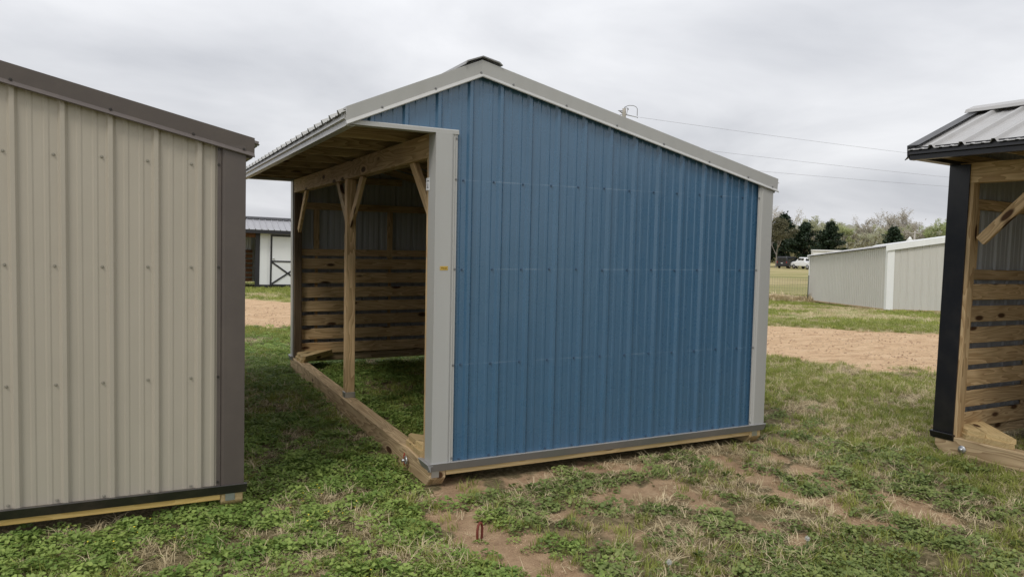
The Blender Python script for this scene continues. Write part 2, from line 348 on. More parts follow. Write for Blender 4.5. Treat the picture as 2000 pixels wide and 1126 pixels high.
def ramp(src, *st):
    r_ = nd(n, 'ShaderNodeValToRGB')
    while len(r_.color_ramp.elements) < len(st): r_.color_ramp.elements.new(.5)
    for e, (p, c) in zip(r_.color_ramp.elements, st): e.position = p; e.color = (*c, 1) if len(c) == 3 else c
    l.new(src, r_.inputs[0]); return r_.outputs[0]
def mixc(f, a, b_):
    q = nd(n, 'ShaderNodeMix', data_type='RGBA'); l.new(f, q.inputs['Factor']); l.new(a, q.inputs['A']); l.new(b_, q.inputs['B']); return q.outputs['Result']
soilc = ramp(noise(7, 8, .65), (.3, (.29, .19, .115)), (.55, (.445, .305, .188)), (.75, (.55, .40, .26)))
thatch = ramp(noise(30, 6, .7), (.3, (.075, .065, .032)), (.5, (.165, .135, .072)), (.72, (.36, .29, .17)))
greenc = ramp(noise(1.1, 8, .7), (.32, (.165, .215, .055)), (.50, (.27, .275, .10)), (.68, (.43, .36, .185)))
trackc = ramp(noise(1.7, 10, .74, (1, 3.4, 1)), (.30, (.38, .235, .138)), (.44, (.56, .385, .235)), (.56, (.64, .455, .285)), (.72, (.72, .55, .37)))
speck = ramp(noise(16, 5, .8, (1, 2.2, 1)), (.36, (.45, .42, .40)), (.47, (1, 1, 1)))
mu = nd(n, 'ShaderNodeMix', data_type='RGBA', blend_type='MULTIPLY'); mu.inputs['Factor'].default_value = 1; l.new(trackc, mu.inputs['A']); l.new(speck, mu.inputs['B']); trackc = mu.outputs['Result']
ln = nd(n, 'ShaderNodeVectorMath', operation='LENGTH'); l.new(ge.outputs['Position'], ln.inputs[0])
fd = nd(n, 'ShaderNodeMapRange'); fd.inputs['From Min'].default_value = 9; fd.inputs['From Max'].default_value = 17; l.new(ln.outputs['Value'], fd.inputs[0])
base = mixc(fd.outputs[0], thatch, greenc)
ff = nd(n, 'ShaderNodeMapRange'); ff.inputs['From Min'].default_value = 34; ff.inputs['From Max'].default_value = 46; l.new(ln.outputs['Value'], ff.inputs[0])
farc = ramp(noise(.05, 7, .6, (1, 3.2, 1)), (.36, (.22, .225, .085)), (.5, (.33, .285, .14)), (.64, (.43, .355, .20)))
base = mixc(ff.outputs[0], base, farc)
def attr(nm):
    a = nd(n, 'ShaderNodeAttribute'); a.attribute_name = nm; return a.outputs['Fac']
def breakup(src, k=.55, s=14):
    q = nd(n, 'ShaderNodeMath', operation='MULTIPLY_ADD'); l.new(noise(s, 6, .7), q.inputs[0]); q.inputs[1].default_value = k; l.new(src, q.inputs[2])
    r_ = nd(n, 'ShaderNodeMapRange'); r_.inputs['From Min'].default_value = .42 + k * .5 - .12; r_.inputs['From Max'].default_value = .42 + k * .5 + .16; l.new(q.outputs[0], r_.inputs[0]); return r_.outputs[0]
wn = nd(n, 'ShaderNodeMath', operation='MULTIPLY'); l.new(attr('worn'), wn.inputs[0]); wn.inputs[1].default_value = .34
base = mixc(breakup(wn.outputs[0], .7, 5), base, soilc)
base = mixc(breakup(attr('soil'), .5, 10), base, soilc)
base = mixc(breakup(attr('track'), .35, 3), base, trackc)
l.new(base, b.inputs['Base Color']); b.inputs['Roughness'].default_value = .95; b.inputs['Specular IOR Level'].default_value = .1
hn = nd(n, 'ShaderNodeMath', operation='ADD'); l.new(noise(26, 8, .7), hn.inputs[0]); l.new(noise(120, 3, .6), hn.inputs[1])
bp = nd(n, 'ShaderNodeBump', Strength=.9, Distance=.02); l.new(hn.outputs[0], bp.inputs['Height']); l.new(bp.outputs[0], b.inputs['Normal'])
link('ground', me, None, GM, label='red brown soil and turf of the sales lot with a dirt track', kind='structure')

# ------------------------------------------------------------------ sheds
RIB = .2286
def profile(s0, s1, phase, up=.019, minor=.0035):
    """ag-panel cross-section: points (s, d) from s0 to s1, major ribs at phase + k*RIB"""
    pts = {round(s0, 5), round(s1, 5)}; k0 = int(math.floor((s0 - phase) / RIB)) - 1; k1 = int(math.ceil((s1 - phase) / RIB)) + 1
    knots = []
    for k in range(k0, k1 + 1):
        c = phase + k * RIB
        knots += [(c - .027, 0), (c - .024, .001), (c - .0115, up - .001), (c - .0095, up), (c + .0095, up), (c + .0115, up - .001), (c + .024, .001), (c + .027, 0)]
        for m in (1, 2):
            q = c + RIB * m / 3 
            knots += [(q - .016, 0), (q - .008, minor), (q + .008, minor), (q + .016, 0)]
    ks = [a for a, d in knots]; kd = [d for a, d in knots]
    s = sorted({round(a, 5) for a in ks if s0 < a < s1} | pts)
    return [(a, float(np.interp(a, ks, kd))) for a in s]
def sheet(name, parent, prof, P, mats, thick=.0022, **kw):
    """P(s, d, end) -> point; end 0/1. Outer and inner skin of a ribbed sheet, joined along its edges."""
    n_ = len(prof); v = []
    for e in (0, 1):
        for s, d in prof: v.append(P(s, d, e))
    for e in (0, 1):
        for s, d in prof: v.append(P(s, d - thick, e))
    f = []; mi = []
    for i in range(n_ - 1):
        f.append((i, i + 1, n_ + i + 1, n_ + i)); mi.append(0)
        f.append((2 * n_ + i + 1, 2 * n_ + i, 3 * n_ + i, 3 * n_ + i + 1)); mi.append(1)
        f.append((i + 1, i, 2 * n_ + i, 2 * n_ + i + 1)); mi.append(0)
        f.append((n_ + i, n_ + i + 1, 3 * n_ + i + 1, 3 * n_ + i)); mi.append(1)
    f.append((0, n_, 3 * n_, 2 * n_)); mi.append(0); f.append((n_ - 1, 2 * n_ - 1, 4 * n_ - 1, 3 * n_ - 1)[::-1]); mi.append(0)
    me = mesh(name, v, f, mats, mi)
    bm = bmesh.new(); bm.from_mesh(me); bmesh.ops.recalc_face_normals(bm, faces=bm.faces); bm.to_mesh(me); bm.free()
    return link(name, me, parent, **kw)
def screwmesh(mat):
    bm = bmesh.new(); bmesh.ops.create_cone(bm, cap_ends=True, segments=8, radius1=.0085, radius2=.0085, depth=.002)
    g = bmesh.ops.create_cone(bm, cap_ends=True, segments=6, radius1=.0055, radius2=.0050, depth=.007)
    bmesh.ops.translate(bm, vec=(0, 0, .004), verts=g['verts'])
    me = bpy.data.meshes.new('screw'); bm.to_mesh(me); bm.free(); me.materials.append(mat); return me
W_, XR, ZR, SLB, SLF, XE = 3.017, .31, 2.764, .231, .435, -.60
def lipz(x): return ZR - (SLB * (x - XR) if x > XR else SLF * (XR - x))
def shed(root, L, wall, trim, roof, ridge, near=True, far=True, inside=True, posts=1, phase=.245, base=None, screw=None, yellow=PINEY, wrap=.10, trimscrew=None, detail=True):
    base = base or trim; screw = screw or SCREWM; trimscrew = trimscrew or screw
    sm_ = screwmesh(screw); ts_ = sm_ if trimscrew is screw else screwmesh(trimscrew)
    ends = []
    if near: ends.append((0., -1.))
    if far: ends.append((L, 1.))
    for y0, o in ends:
        # ribbed gable sheets, each 4 ribs wide
        e = [-.56]; q = phase - .10 - RIB * 4
        while q < W_ - .1:
            if q > -.45: e.append(q)
            q += RIB * 4
        e.append(W_ - .02)
        # cut the sheets at the front corner so that the part over the overhang ends on the soffit trim
        cuts = sorted(set(e + [.0]))
        for a, b2 in zip(cuts[:-1], cuts[1:]):
            pr = profile(a, b2, phase)
            if a < XR < b2: pr = sorted(pr + [(XR, float(np.interp(XR, [p[0] for p in pr], [p[1] for p in pr])))])
            zb = 2.40 if b2 <= .0001 else .142
            sheet('wall_panel', root, pr, lambda s, d, t, zb=zb, y0=y0, o=o: (s, y0 + o * d, zb if t == 0 else max(lipz(s) + .03, zb + .001)), [wall, INNER])
        # trims
        fl = [(.06, .006), (-.036, .006), (-.036, 0), (-.031, -.082), (-.050, -.104), (-.047, -.110), (-.020, -.088), (-.020, -.01), (.06, .0)]
        rk = [(a * -o, b2) for a, b2 in fl]
        for x1 in (XE - .01, W_ + .06):
            pm = (XR, y0, ZR + .111); z1 = lipz(x1) + .111
            prism('rake_trim', root, rk, pm, (x1, y0, z1), (0, 1, 0), (0, 0, 1), trim)
        # soffit trim along the underside of the overhang
        prism('soffit_trim', root, [(0.05, 0), (-.026, 0), (-.030, -.006), (-.030, -.030), (0.05, -.030)] if o < 0 else [(-.05, 0), (.026, 0), (.030, -.006), (.030, -.030), (-.05, -.030)],
              (-.585, y0, 2.405), (.152, y0, 2.400), (0, 1, 0), (0, 0, 1), trim)
        # corner trims: broad box leg on the gable, plain leg round the corner
        for xc, sx, leg in ((0., 1, wrap), (W_, -1, .11)):
            zt = 2.374 if xc == 0 else lipz(W_ - .14) + .02
            pr = [(-.012 * sx, leg), (-.012 * sx, -.033), (.104 * sx, -.033), (.110 * sx, -.029), (.120 * sx, -.023), (.126 * sx, -.029), (.131 * sx, -.023), (.146 * sx, -.0225), (.146 * sx, -.0205), (.0, -.0205), (.0, leg)]
            prism('corner_trim', root, [(a, b2) for a, b2 in pr], (xc, y0, .13), (xc, y0, zt), (1, 0, 0), (0, -o, 0), trim)
            if detail and o < 0:
                for zz in (zt - .03, *ROWS, .17):
                    s_ = link('screw', ts_, root); s_.location = (xc + .138 * sx, y0 + o * .0226, zz if zz < zt else zt - .1); s_.rotation_euler = (R(90) * (1 if o < 0 else -1), 0, 0)
        # base trim and the sill board below
        bt = [(0., .142), (-.043, .150), (-.047, .147), (-.017, .088), (-.0125, .088), (-.0125, .13), (0, .13)]
        prism('base_trim', root, [(a * -o, c) for a, c in bt], (-.03, y0, 0), (W_ + .03, y0, 0), (0, 1, 0), (0, 0, 1), base)
        prism('base_trim', root, [(-.004, .142), (-.040, .148), (-.044, .145), (-.022, .092), (-.019, .092), (-.019, .13), (-.004, .13)], (0, y0 + o * .043, 0), (0, y0 - o * .15, 0), (1, 0, 0), (0, 0, 1), base)
        box('sill_board', root, (.106, y0 - .008 if o < 0 else y0 - .03, .052), (W_ - .121, y0 + .03 if o < 0 else y0 + .008, .128), yellow)
        if detail and o < 0:
            k = 0; xs = phase - .045
            while xs + k * RIB < W_ - .17:
                x = xs + k * RIB
                if x > .16:
                    for zz in (*ROWS, .158):
                        if zz < lipz(x) - .05:
                            s_ = link('screw', sm_, root); s_.location = (x, y0 + o * .002, zz + random.uniform(-.004, .004)); s_.rotation_euler = (R(90) * (1 if o < 0 else -1), 0, 0)
                k += 1
            xq = [XE + .22, -.02, XR - .005, .55, .98, 1.42, 1.86, 2.32, 2.74, W_]
            for x in xq:
                s_ = link('screw', ts_, root); s_.location = (x, y0 + o * .0325, lipz(x) + .034); s_.rotation_euler = (R(90) * (1 if o < 0 else -1), 0, 0)
    # back wall, sheets of four ribs
    y = 0.
    while y < L - .01:
        y2 = min(y + RIB * 4, L)
        sheet('wall_panel', root, profile(y, y2, .1), lambda s, d, t: (W_ + d - .02, s, .142 if t == 0 else lipz(W_) + .06), [wall, INNER]); y = y2
    prism('base_trim', root, [(0., .142), (.030, .146), (.034, .143), (.016, .088), (.012, .088), (.012, .13), (0, .13)], (W_ - .018, 0, 0), (W_ - .018, L, 0), (1, 0, 0), (0, 0, 1), base)
    # roof sheets
    y = -.02
    while y < L + .01:
        y2 = min(y + RIB * 4, L + .02)
        for x1, x0 in ((XE - .035, XR), (W_ + .09, XR)):
            def P(s, d, t, x1=x1, x0=x0):
                x = x0 if t == 0 else x1; k = SLB if x1 > XR else SLF; nl = math.hypot(1, k); sg = 1 if x1 > XR else -1
                return (x + sg * d * k / nl, s, lipz(x) + .088 + d / nl)
            sheet('roof_panel', root, profile(y, y2, .06, up=.027), P, [roof, INNER])
        y = y2
    # ridge cap
    prism('ridge_cap', root, [(0, .034), (.125, .008), (.150, -.012), (.148, -.016), (.12, .0), (0, .026), (-.11, -.018), (-.128, -.040), (-.132, -.038), (-.115, -.010)], (XR, -.05, ZR + .108), (XR, L + .05, ZR + .108), (1, 0, 0), (0, 0, 1), ridge)
    # front fascia and rear eave trim
    zf = lipz(XE)
    prism('fascia_trim', root, [(.0, .085), (-.012, .083), (-.022, .030), (-.006, .022), (-.006, -.012), (.05, -.012), (.05, -.006), (0, -.006)], (XE, -.012, zf + .01), (XE, L + .012, zf + .01), (1, 0, 0), (0, 0, 1), trim)
    board('fascia_board', root, (XE + .028, .0, zf + .045), (XE + .028, L, zf + .045), .085, .036, PINE)
    prism('eave_trim', root, [(0, .08), (.06, .07), (.06, 0), (.05, -.02), (0, -.02)], (W_, -.01, lipz(W_) + .005), (W_, L + .01, lipz(W_) + .005), (1, 0, 0), (0, 0, 1), trim)
    # timber frame
    for xc in (.035, W_ - .05):
        ev = [(-.052, .125), (.068, .125), (.068, -.03), (-.052, -.03)] if xc < 1 else [(-.068, .125), (.060, .125), (.060, -.03), (-.068, -.03)]
        v = []; f = []
        stations = [(-.009, 1), (.05, 0), (L - .05, 0), (L + .009, 1)]
        for yy, cut in stations:
            for a, c in ev: v.append((xc + a, yy, c if (c > 0 or not cut) else .035))
        for i in range(3):
            for k in range(4): f.append((i * 4 + k, i * 4 + (k + 1) % 4, i * 4 + 4 + (k + 1) % 4, i * 4 + 4 + k))
        f += [(3, 2, 1, 0), (12, 13, 14, 15)]
        # grain runs along the local x axis of a part: build it rotated
        v = [(p[1], -p[0] + xc, p[2]) for p in v]
        me = mesh('skid', v, f, [PINEO if xc < 1 else PINEY])
        bm = bmesh.new(); bm.from_mesh(me); bmesh.ops.recalc_face_normals(bm, faces=bm.faces); bmesh.ops.bevel(bm, geom=bm.edges[:], offset=.006, segments=1, affect='EDGES'); bm.to_mesh(me); bm.free()
        s_ = link('skid', me, root); s_.location = (xc, 0, 0); s_.rotation_euler = (0, 0, R(90))
    ends_y = [(.06, 1), (L - .06, -1)]
    for y0, s in ends_y:
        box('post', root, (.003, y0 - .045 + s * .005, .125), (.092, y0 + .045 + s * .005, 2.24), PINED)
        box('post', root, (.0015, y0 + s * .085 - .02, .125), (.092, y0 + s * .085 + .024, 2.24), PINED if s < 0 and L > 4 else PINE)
        box('post', root, (W_ - .12, y0 - .045, .125), (W_ - .031, y0 + .045, 2.05), PINEO)
    box('header_beam', root, (.000, .02, 2.222), (.038, L - .02, 2.385), PINE)
    box('header_beam', root, (.058, .02, 2.222), (.096, L - .02, 2.385), PINEO)
    box('header_beam', root, (W_ - .075, .02, 1.98), (W_ - .035, L - .02, 2.13), PINEO)
    for i in range(posts):
        yp = 2.40 + i * 2.4
        if yp > L - .8: break
        box('post', root, (.004, yp - .045, .125), (.093, yp + .045, 2.222), PINE)
        for s in (-1, 1): board('brace', root, (.048, yp + s * .035, 1.79), (.048, yp + s * .47, 2.235), .085, .036, PINE if s < 0 else PINEO, (0, 0, 1))
        bk = link('post_bracket', boxmesh(.10, .10, .055, STEEL, .002), root); bk.location = (.048, yp, .153)
    board('brace', root, (.048, .22, 1.87), (.048, .60, 2.25), .085, .036, PINE, (0, 0, 1))
    board('brace', root, (.048, L - .22, 1.75), (.048, L - .70, 2.25), .085, .036, PINE, (0, 0, 1))
    if inside:
        nt_ = int(round(L / .61)); 
        for i in range(nt_ + 1):
            y = .03 + (L - .06) * i / nt_
            board('tie_board', root, (XE + .05, y, 2.425), (1.45 if i in (0, nt_) else .55, y, 2.425), .085, .036, PINEO)
            board('rafter', root, (XE + .06, y, lipz(XE + .06) + .025), (XR, y, ZR + .022), .085, .034, PINEO)
            board('rafter', root, (XR, y, ZR + .022), (W_, y, lipz(W_) + .022), .085, .034, PINEO)
        for x in (-.3, .05, .62, 1.15, 1.7, 2.25, 2.75):
            board('purlin', root, (x, 0.02, lipz(x) + .071), (x, L - .02, lipz(x) + .071), .085, .020, PINEO, (1, 0, -SLB if x > XR else SLF))
        # framing and kick boards on the far gable
        sides = [(L, -1)]
        for y0, s in sides:
            for z in (1.472, 2.07): board('girt', root, (.10, y0 + s * .03, z), (W_ - .05, y0 + s * .03, z), .088, .036, PINE)
            for x in (.30, 1.285, 2.27): board('stud', root, (x, y0 + s * .030, .128), (x, y0 + s * .030, 1.425), .036, .034, PINE, (1, 0, 0)); board('stud', root, (x, y0 + s * .032, 1.40 if x > 1 else 1.52), (x, y0 + s * .032, 2.025), .036, .07, PINE, (0, 1, 0))
            for k in range(7):
                z = .232 + k * .1822
                board('kick_board', root, (.105, y0 + s * .085, z + random.uniform(-.004, .004)), (W_ - .08, y0 + s * .085, z + random.uniform(-.006, .006)), .135, .030, PINE)
            board('bottom_plate', root, (.10, y0 + s * .04, .110), (W_ - .1, y0 + s * .04, .110), .085, .07, PINEO)
        for k in range(7):
            z = .232 + k * .1822
            board('kick_board', root, (W_ - .1, .02, z), (W_ - .1, L - .11, z), .142, .036, PINE)
        for z in (1.472,): board('girt', root, (W_ - .05, .02, z), (W_ - .05, L - .05, z), .088, .036, PINE)
        for z in (.8, 1.47, 2.07): board('girt', root, (.10, .03, z), (W_ - .05, .03, z), .088, .036, PINEO)
        # doubled diagonal corner plates on the skid
        for y0, s in ((0., 1.), (L, -1.)):
            for j, (a, b2) in enumerate(((.225, .375), (.375, .56))):
                for lay in (0, 1):
                    z0 = .127 + lay * .0395; e_ = .05
                    x0 = .0 + .018 * lay + .008 * j
                    pl = [(x0, y0 + s * a), (x0, y0 + s * (b2 - .0015)), (x0 + .03, y0 + s * (b2 + .03 * j - .0015)), (b2 - e_ + .03, y0 + s * e_), (a - e_, y0 + s * e_)]
                    if j == 0: pl[0] = (x0 + .02, y0 + s * (a - .02)); pl.insert(1, (x0, y0 + s * (a + .01)))
                    # rotate so that the grain follows the diagonal
                    ang = math.atan2(-s, 1.); ca, sa = math.cos(-ang), math.sin(-ang)
                    prof = [(x * ca - y * sa, x * sa + y * ca) for x, y in pl]
                    o_ = prism('corner_plate', root, prof, (0, 0, 0), (0, 0, .038), (1, 0, 0), (0, 1, 0), PINEY)
                    o_.location = (0, 0, z0); o_.rotation_euler = (0, 0, ang)
    # galvanised nail plates on the skid ends
    for xc, y0, o in ((.0, 0., -1), (W_ - .09, 0., -1)):
        p_ = link('nail_plate', boxmesh(.055, .045, .003, STEEL, .0008), root); p_.location = (xc + .025, y0 - .0110, .066); p_.rotation_euler = (R(90), 0, 0)

blue = empty('run_in_shed', (0, 0, 0), label='blue steel run-in shed with grey trim and open timber front, in the middle', cat='shed')
BSCREW = plain('blue_screw_head', (.055, .10, .17), .35, .1); GSCREW = plain('grey_screw_head', (.22, .22, .22), .4, .2); TSCREW = plain('taupe_screw_head', (.30, .28, .23), .4, .2); DSCREW = plain('dark_screw_head', (.04, .035, .03), .4, .2)
shed(blue, 5.115, BLUE, GREYT, GREYT, metal('dark_grey_ridge_steel', (.22, .22, .22), .45, canning=.1), posts=1, screw=BSCREW, trimscrew=GSCREW, base=metal('mid_grey_base_steel', (.26, .26, .26), .45, canning=.1))
left = empty('storage_shed', (-1.209 - W_ - .012, .086, .022), (.012, .006, -.005), label='taupe steel shed with dark brown trim, cut off by the left edge', cat='shed')
shed(left, 5.1, TAUPE, BROWNT, BROWNT, BROWNT, inside=False, posts=0, yellow=wood('bright_yellow_pine', (.70, .50, .19), (.52, .345, .11)), phase=W_ - .286 + .045 - RIB * 11, screw=TSCREW, trimscrew=DSCREW, base=metal('black_base_steel', (.03, .027, .025), .4, canning=.1))
LR = 3.66
yaw = .0524
right = empty('run_in_shed', (4.262 + math.sin(yaw) * LR, -.779 - math.cos(yaw) * LR, .0), (0, .0135, yaw), label='black trimmed run-in shed with pale timber boards, cut off by the right edge', cat='shed')
shed(right, LR, WHITEM, BLACKT, GALV, GALV, posts=0, wrap=.135)

# small fittings on the sheds
def ring(name, R_, r_, mat, parent=None, arc=(0, 360), n_=28, **kw):
    path = []
    for i in range(n_ + 1):
        a = R(arc[0] + (arc[1] - arc[0]) * i / n_); path.append(((R_ * math.cos(a), 0, R_ * math.sin(a)), r_))
    return tube(name, parent, path, mat, 8, **kw)
REDRUST = plain('red_oxide_steel', (.16, .038, .026), .7, 0, .3, .4, 40)
lb = empty('paper_label', (-.0135, .105, 2.04), (0, 0, 0), label='small white paper label on the grey corner trim of the blue shed', cat='label')
PAPER = plain('label_paper', (.78, .79, .80), .6, var=.03); INK = plain('label_ink', (.06, .07, .09), .7)
box('sheet', lb, (-.0012, -.035, -.042), (0, .035, .042), PAPER)
for k in range(5): box('printed_mark', lb, (-.0018, -.024 + k * .0095, .014 + (.004 if k in (1, 2, 3) else 0)), (-.0011, -.0165 + k * .0095, .020 + (.004 if k in (1, 2, 3) else 0)), INK)
box('printed_mark', lb, (-.0018, -.004, -.024), (-.0011, .005, .004), INK); box('printed_mark', lb, (-.0018, -.011, -.028), (-.0011, .012, -.022), INK)
yp = empty('name_plate', (.056, -.0335, 1.476), label='tiny yellow metal plate riveted to the grey corner trim of the blue shed', cat='plate')
box('plate', yp, (-.029, -.0015, -.013), (.029, 0, .013), plain('yellow_plate', (.55, .36, .05), .45, .2))
for k in range(6): box('printed_mark', yp, (-.02 + k * .0068, -.0022, random.uniform(-.007, -.002)), (-.016 + k * .0068, -.0014, random.uniform(.001, .007)), plain('plate_ink', (.12, .06, .02), .6))
for s in (-1, 1): box('rivet', yp, (s * .0255 - .002, -.003, -.002), (s * .0255 + .002, -.001, .002), STEEL)
eb = empty('tow_eye', (-.040, .42, .055), (0, 0, R(90)), label='steel tow eye with red tape bolted to the front skid of the blue shed', cat='tow eye')
ring('eye_ring', .024, .007, STEEL, eb); tube('bolt', eb, [((0, 0, 0), .010), ((0, .03, 0), .010)], STEEL)
tube('red_strap', eb, [((.012, .006, .05), .004), ((.026, .004, .025), .006), ((.030, .002, 0), .007), ((.024, .003, -.03), .005), ((.016, .006, -.048), .003)], plain('red_tape', (.36, .05, .03), .6))
p = gp(937, 1044); gr = empty('ground_anchor', (p[0], p[1], p[2]), (0, 0, R(34)), label='rusty red steel loop sticking out of the bare soil in front', cat='ground anchor')
tube('loop', gr, [((-.020, 0, -.06), .0075), ((-.026, 0, .0), .0075), ((-.027, 0, .035), .0075), ((-.018, 0, .062), .0075), ((0, 0, .072), .0075), ((.018, 0, .062), .0075), ((.026, 0, .035), .0075), ((.024, 0, 0), .0075), ((.018, 0, -.06), .0075)], REDRUST, 8)
bo = empty('bolt_end', (0, 0, 0), label='round galvanised bolt washer on the skid of the right shed', cat='bolt')
bo.matrix_world = Matrix.Translation((4.262 - .024, -.779 - .23, .045)) @ Matrix.Rotation(yaw, 4, 'Z')
tube('washer', bo, [((.008, 0, 0), .032), ((0, 0, 0), .032), ((-.003, 0, 0), .030)], STEEL, 14); tube('nut', bo, [((-.003, 0, 0), .014), ((-.018, 0, 0), .014)], STEEL, 6)

# ------------------------------------------------------------------ white tack shed behind, on the left
DARKT = plain('dark_trim_paint', (.014, .014, .018), .5); WBOARD = plain('white_painted_siding', (.70, .71, .72), .6, var=.04, scale=3)
P0 = at(525, 30.2)
tk = empty('tack_shed', P0, (0, R(1.2), R(-3)), label='white tack shed with black trim and cross-braced door, beyond the dirt track', cat='shed')
x0, x1, ze = -3.3, 3.6, 2.12               # local x along the front, y to the back
xa = -.36
for a in np.arange(xa, x1 - .01, .305):
    b2 = min(a + .305, x1); box('siding_board', tk, (a + .003, 0, .10), (b2 - .003, .03, ze), WBOARD)
box('backing_wall', tk, (xa, .03, .08), (x1, .06, ze), WBOARD)
box('corner_post', tk, (xa - .16, -.02, .02), (xa - .002, .06, ze), DARKT)
box('base_rail', tk, (xa, -.012, .0), (x1, .05, .098), DARKT)
for nm, a, b2 in (('end_wall', x0, x0 + .05), ('end_wall', x1 - .05, x1)): box(nm, tk, (a, .062, .05), (b2, 3.0, ze + .1), WBOARD)
box('back_wall', tk, (x0, 2.95, .05), (x1, 3.0, ze + .1), WBOARD)
dr = box('door', tk, (.09, -.035, .12), (1.29, -.004, 1.97), WBOARD)
def dpart(nm, lo, hi, m): return box(nm, tk, lo, hi, m)
for lo, hi in (((.03, -.055, .06), (.09, -.004, 2.03)), ((1.29, -.055, .06), (1.35, -.004, 2.03)), ((.09, -.055, 1.97), (1.29, -.004, 2.03)), ((.09, -.055, .06), (1.29, -.004, .12))): dpart('door_frame', lo, hi, DARKT)
dpart('door_rail', (.09, -.055, .985), (1.29, -.036, 1.04), DARKT)
board('door_brace', tk, (.10, -.047, .14), (1.28, -.047, .97), .06, .02, DARKT); board('door_brace', tk, (.10, -.050, .97), (1.28, -.050, .14), .06, .02, DARKT)
tube('door_handle', tk, [((.15, -.036, 1.12), .02), ((.15, -.07, 1.12), .035), ((.15, -.09, 1.12), .03)], STEEL)
for k in range(7): board('kick_board', tk, (x0, 1.4, .2 + k * .19), (xa - .15, 1.4, .2 + k * .19), .13, .04, PINEB)
for xx in (x0 + .06, -1.75): box('post', tk, (xx, .0, .02), (xx + .12, .12, ze), PINEB)
box('header_beam', tk, (x0, -.01, ze - .22), (xa - .165, .06, ze - .01), PINEB)
sheet('back_lining', tk, profile(x0 + .06, xa - .2, 0), lambda s, d, t: (s, 1.47 - d, 1.35 if t == 0 else ze), [INNER, INNER])
for a in np.arange(x0 - .1, x1 + .05, RIB * 4):
    b2 = min(a + RIB * 4, x1 + .1)
    sheet('roof_panel', tk, profile(a, b2, x0, up=.03), lambda s, d, t: (s, -.32 if t == 0 else 1.1, ze + .08 + d if t == 0 else ze + .52 + d), [ROOFG, INNER])
    sheet('roof_panel', tk, profile(a, b2, x0, up=.03), lambda s, d, t: (s, 1.1 if t == 0 else 3.2, ze + .52 + d if t == 0 else ze + .08 + d), [ROOFG, INNER])
box('fascia_trim', tk, (x0 - .1, -.34, ze - .06), (x1 + .1, -.30, ze + .075), DARKT); box('soffit', tk, (x0 - .1, -.3, ze - .008), (x1 + .1, .0, ze + .01), DARKT)
prism('ridge_cap', tk, [(-.16, -.03), (0, .03), (.16, -.03), (.16, -.02), (0, .045), (-.16, -.02)], (x0 - .1, 1.1, ze + .56), (x1 + .1, 1.1, ze + .56), (0, 1, 0), (0, 0, 1), DARKT)

# ------------------------------------------------------------------ pale grey building behind, on the right
A = at(1738, 28.2); Bf = at(1584, 38.9)
gb = empty('grey_barn', A, label='long pale grey steel building with white trim, beyond the track on the right', cat='building')
d1 = (Bf - A); Lg = d1.length; d1.normalize(); ang = math.atan2(d1.y, d1.x)
gb.rotation_euler = (0, -math.asin(d1.z), ang)      # local x along the long wall away from the camera, local -y across the gable
Hg = 2.16; Wg = 6.0
for k in range(int(math.ceil(Lg / (RIB * 4)))):
    a = k * RIB * 4; b2 = min(a + RIB * 4, Lg)
    sheet('wall_panel', gb, profile(a, b2, .1, up=.022), lambda s, d, t: (s, d, .05 if t == 0 else Hg), [PALEG, INNER])
    sheet('wall_panel', gb, profile(a, b2, .1, up=.022), lambda s, d, t: (s, -Wg - d, .05 if t == 0 else Hg), [PALEG, INNER])
def gtop(s): return Hg + .17 * min(s, Wg - s)
for k in range(int(math.ceil(Wg / (RIB * 4)))):
    a = k * RIB * 4; b2 = min(a + RIB * 4, Wg)
    for xx, sg in ((0, -1), (Lg, 1)):
        pr = profile(a, b2, .16, up=.016)
        if a < Wg / 2 < b2: pr = sorted(pr + [(Wg / 2, 0.)])
        sheet('gable_panel', gb, pr, lambda s, d, t, xx=xx, sg=sg: (xx + sg * d, -s, .05 if t == 0 else gtop(s)), [PALEG, INNER])
for xx in (-.02, Lg + .02):
    for yy, s in ((.02, -1), (-Wg - .02, 1)):
        prism('corner_trim', gb, [(-.02, .02), (-.02, -.20), (.01, -.20), (.01, -.01), (.20, -.01), (.20, .02)] if xx < 1 else [(.02, .02), (.02, -.20), (-.01, -.20), (-.01, -.01), (-.12, -.01), (-.12, .02)],
              (xx, yy, 0.03), (xx, yy, Hg), (1, 0, 0), (0, -s, 0), WHITEM)
for k in range(int(math.ceil(Lg / (RIB * 4)))):
    a = k * RIB * 4 - .06; b2 = min(a + RIB * 4, Lg + .06)
    for sg in (0, 1):
        def P(s, d, t, sg=sg):
            y = .10 if sg == 0 else -Wg - .10; 
            if t: y = -Wg / 2
            return (s, y, (Hg + .17 * Wg / 2 if t else Hg - .017) + d + .03)
        sheet('roof_panel', gb, profile(a, b2, .1, up=.022), P, [WHITEM if sg else GALV, INNER])
for xx, s in ((-.06, -1), (Lg + .06, 1)):
    for yy in (.11, -Wg - .11): prism('rake_trim', gb, [(0, .06), (0, -.14), (.03 * s, -.14), (.03 * s, .06)], (xx, -Wg / 2, Hg + .17 * Wg / 2 + .01), (xx, yy, Hg - .005), (1, 0, 0), (0, 0, 1), WHITEM)
prism('base_trim', gb, [(.0, .0), (.03, .0), (.03, .05), (0, .05)], (0, 0, 0), (Lg, 0, 0), (0, 1, 0), (0, 0, 1), PINEO)
prism('base_trim', gb, [(.0, .0), (-.03, .0), (-.03, .05), (0, .05)], (0, 0, 0), (0, -Wg, 0), (1, 0, 0), (0, 0, 1), PINEO)
prism('ridge_cap', gb, [(-.2, -.034), (0, .03), (.2, -.034), (.2, -.02), (0, .05), (-.2, -.02)], (-.05, -Wg / 2, Hg + .17 * Wg / 2 + .05), (Lg + .05, -Wg / 2, Hg + .17 * Wg / 2 + .05), (0, 1, 0), (0, 0, 1), WHITEM)
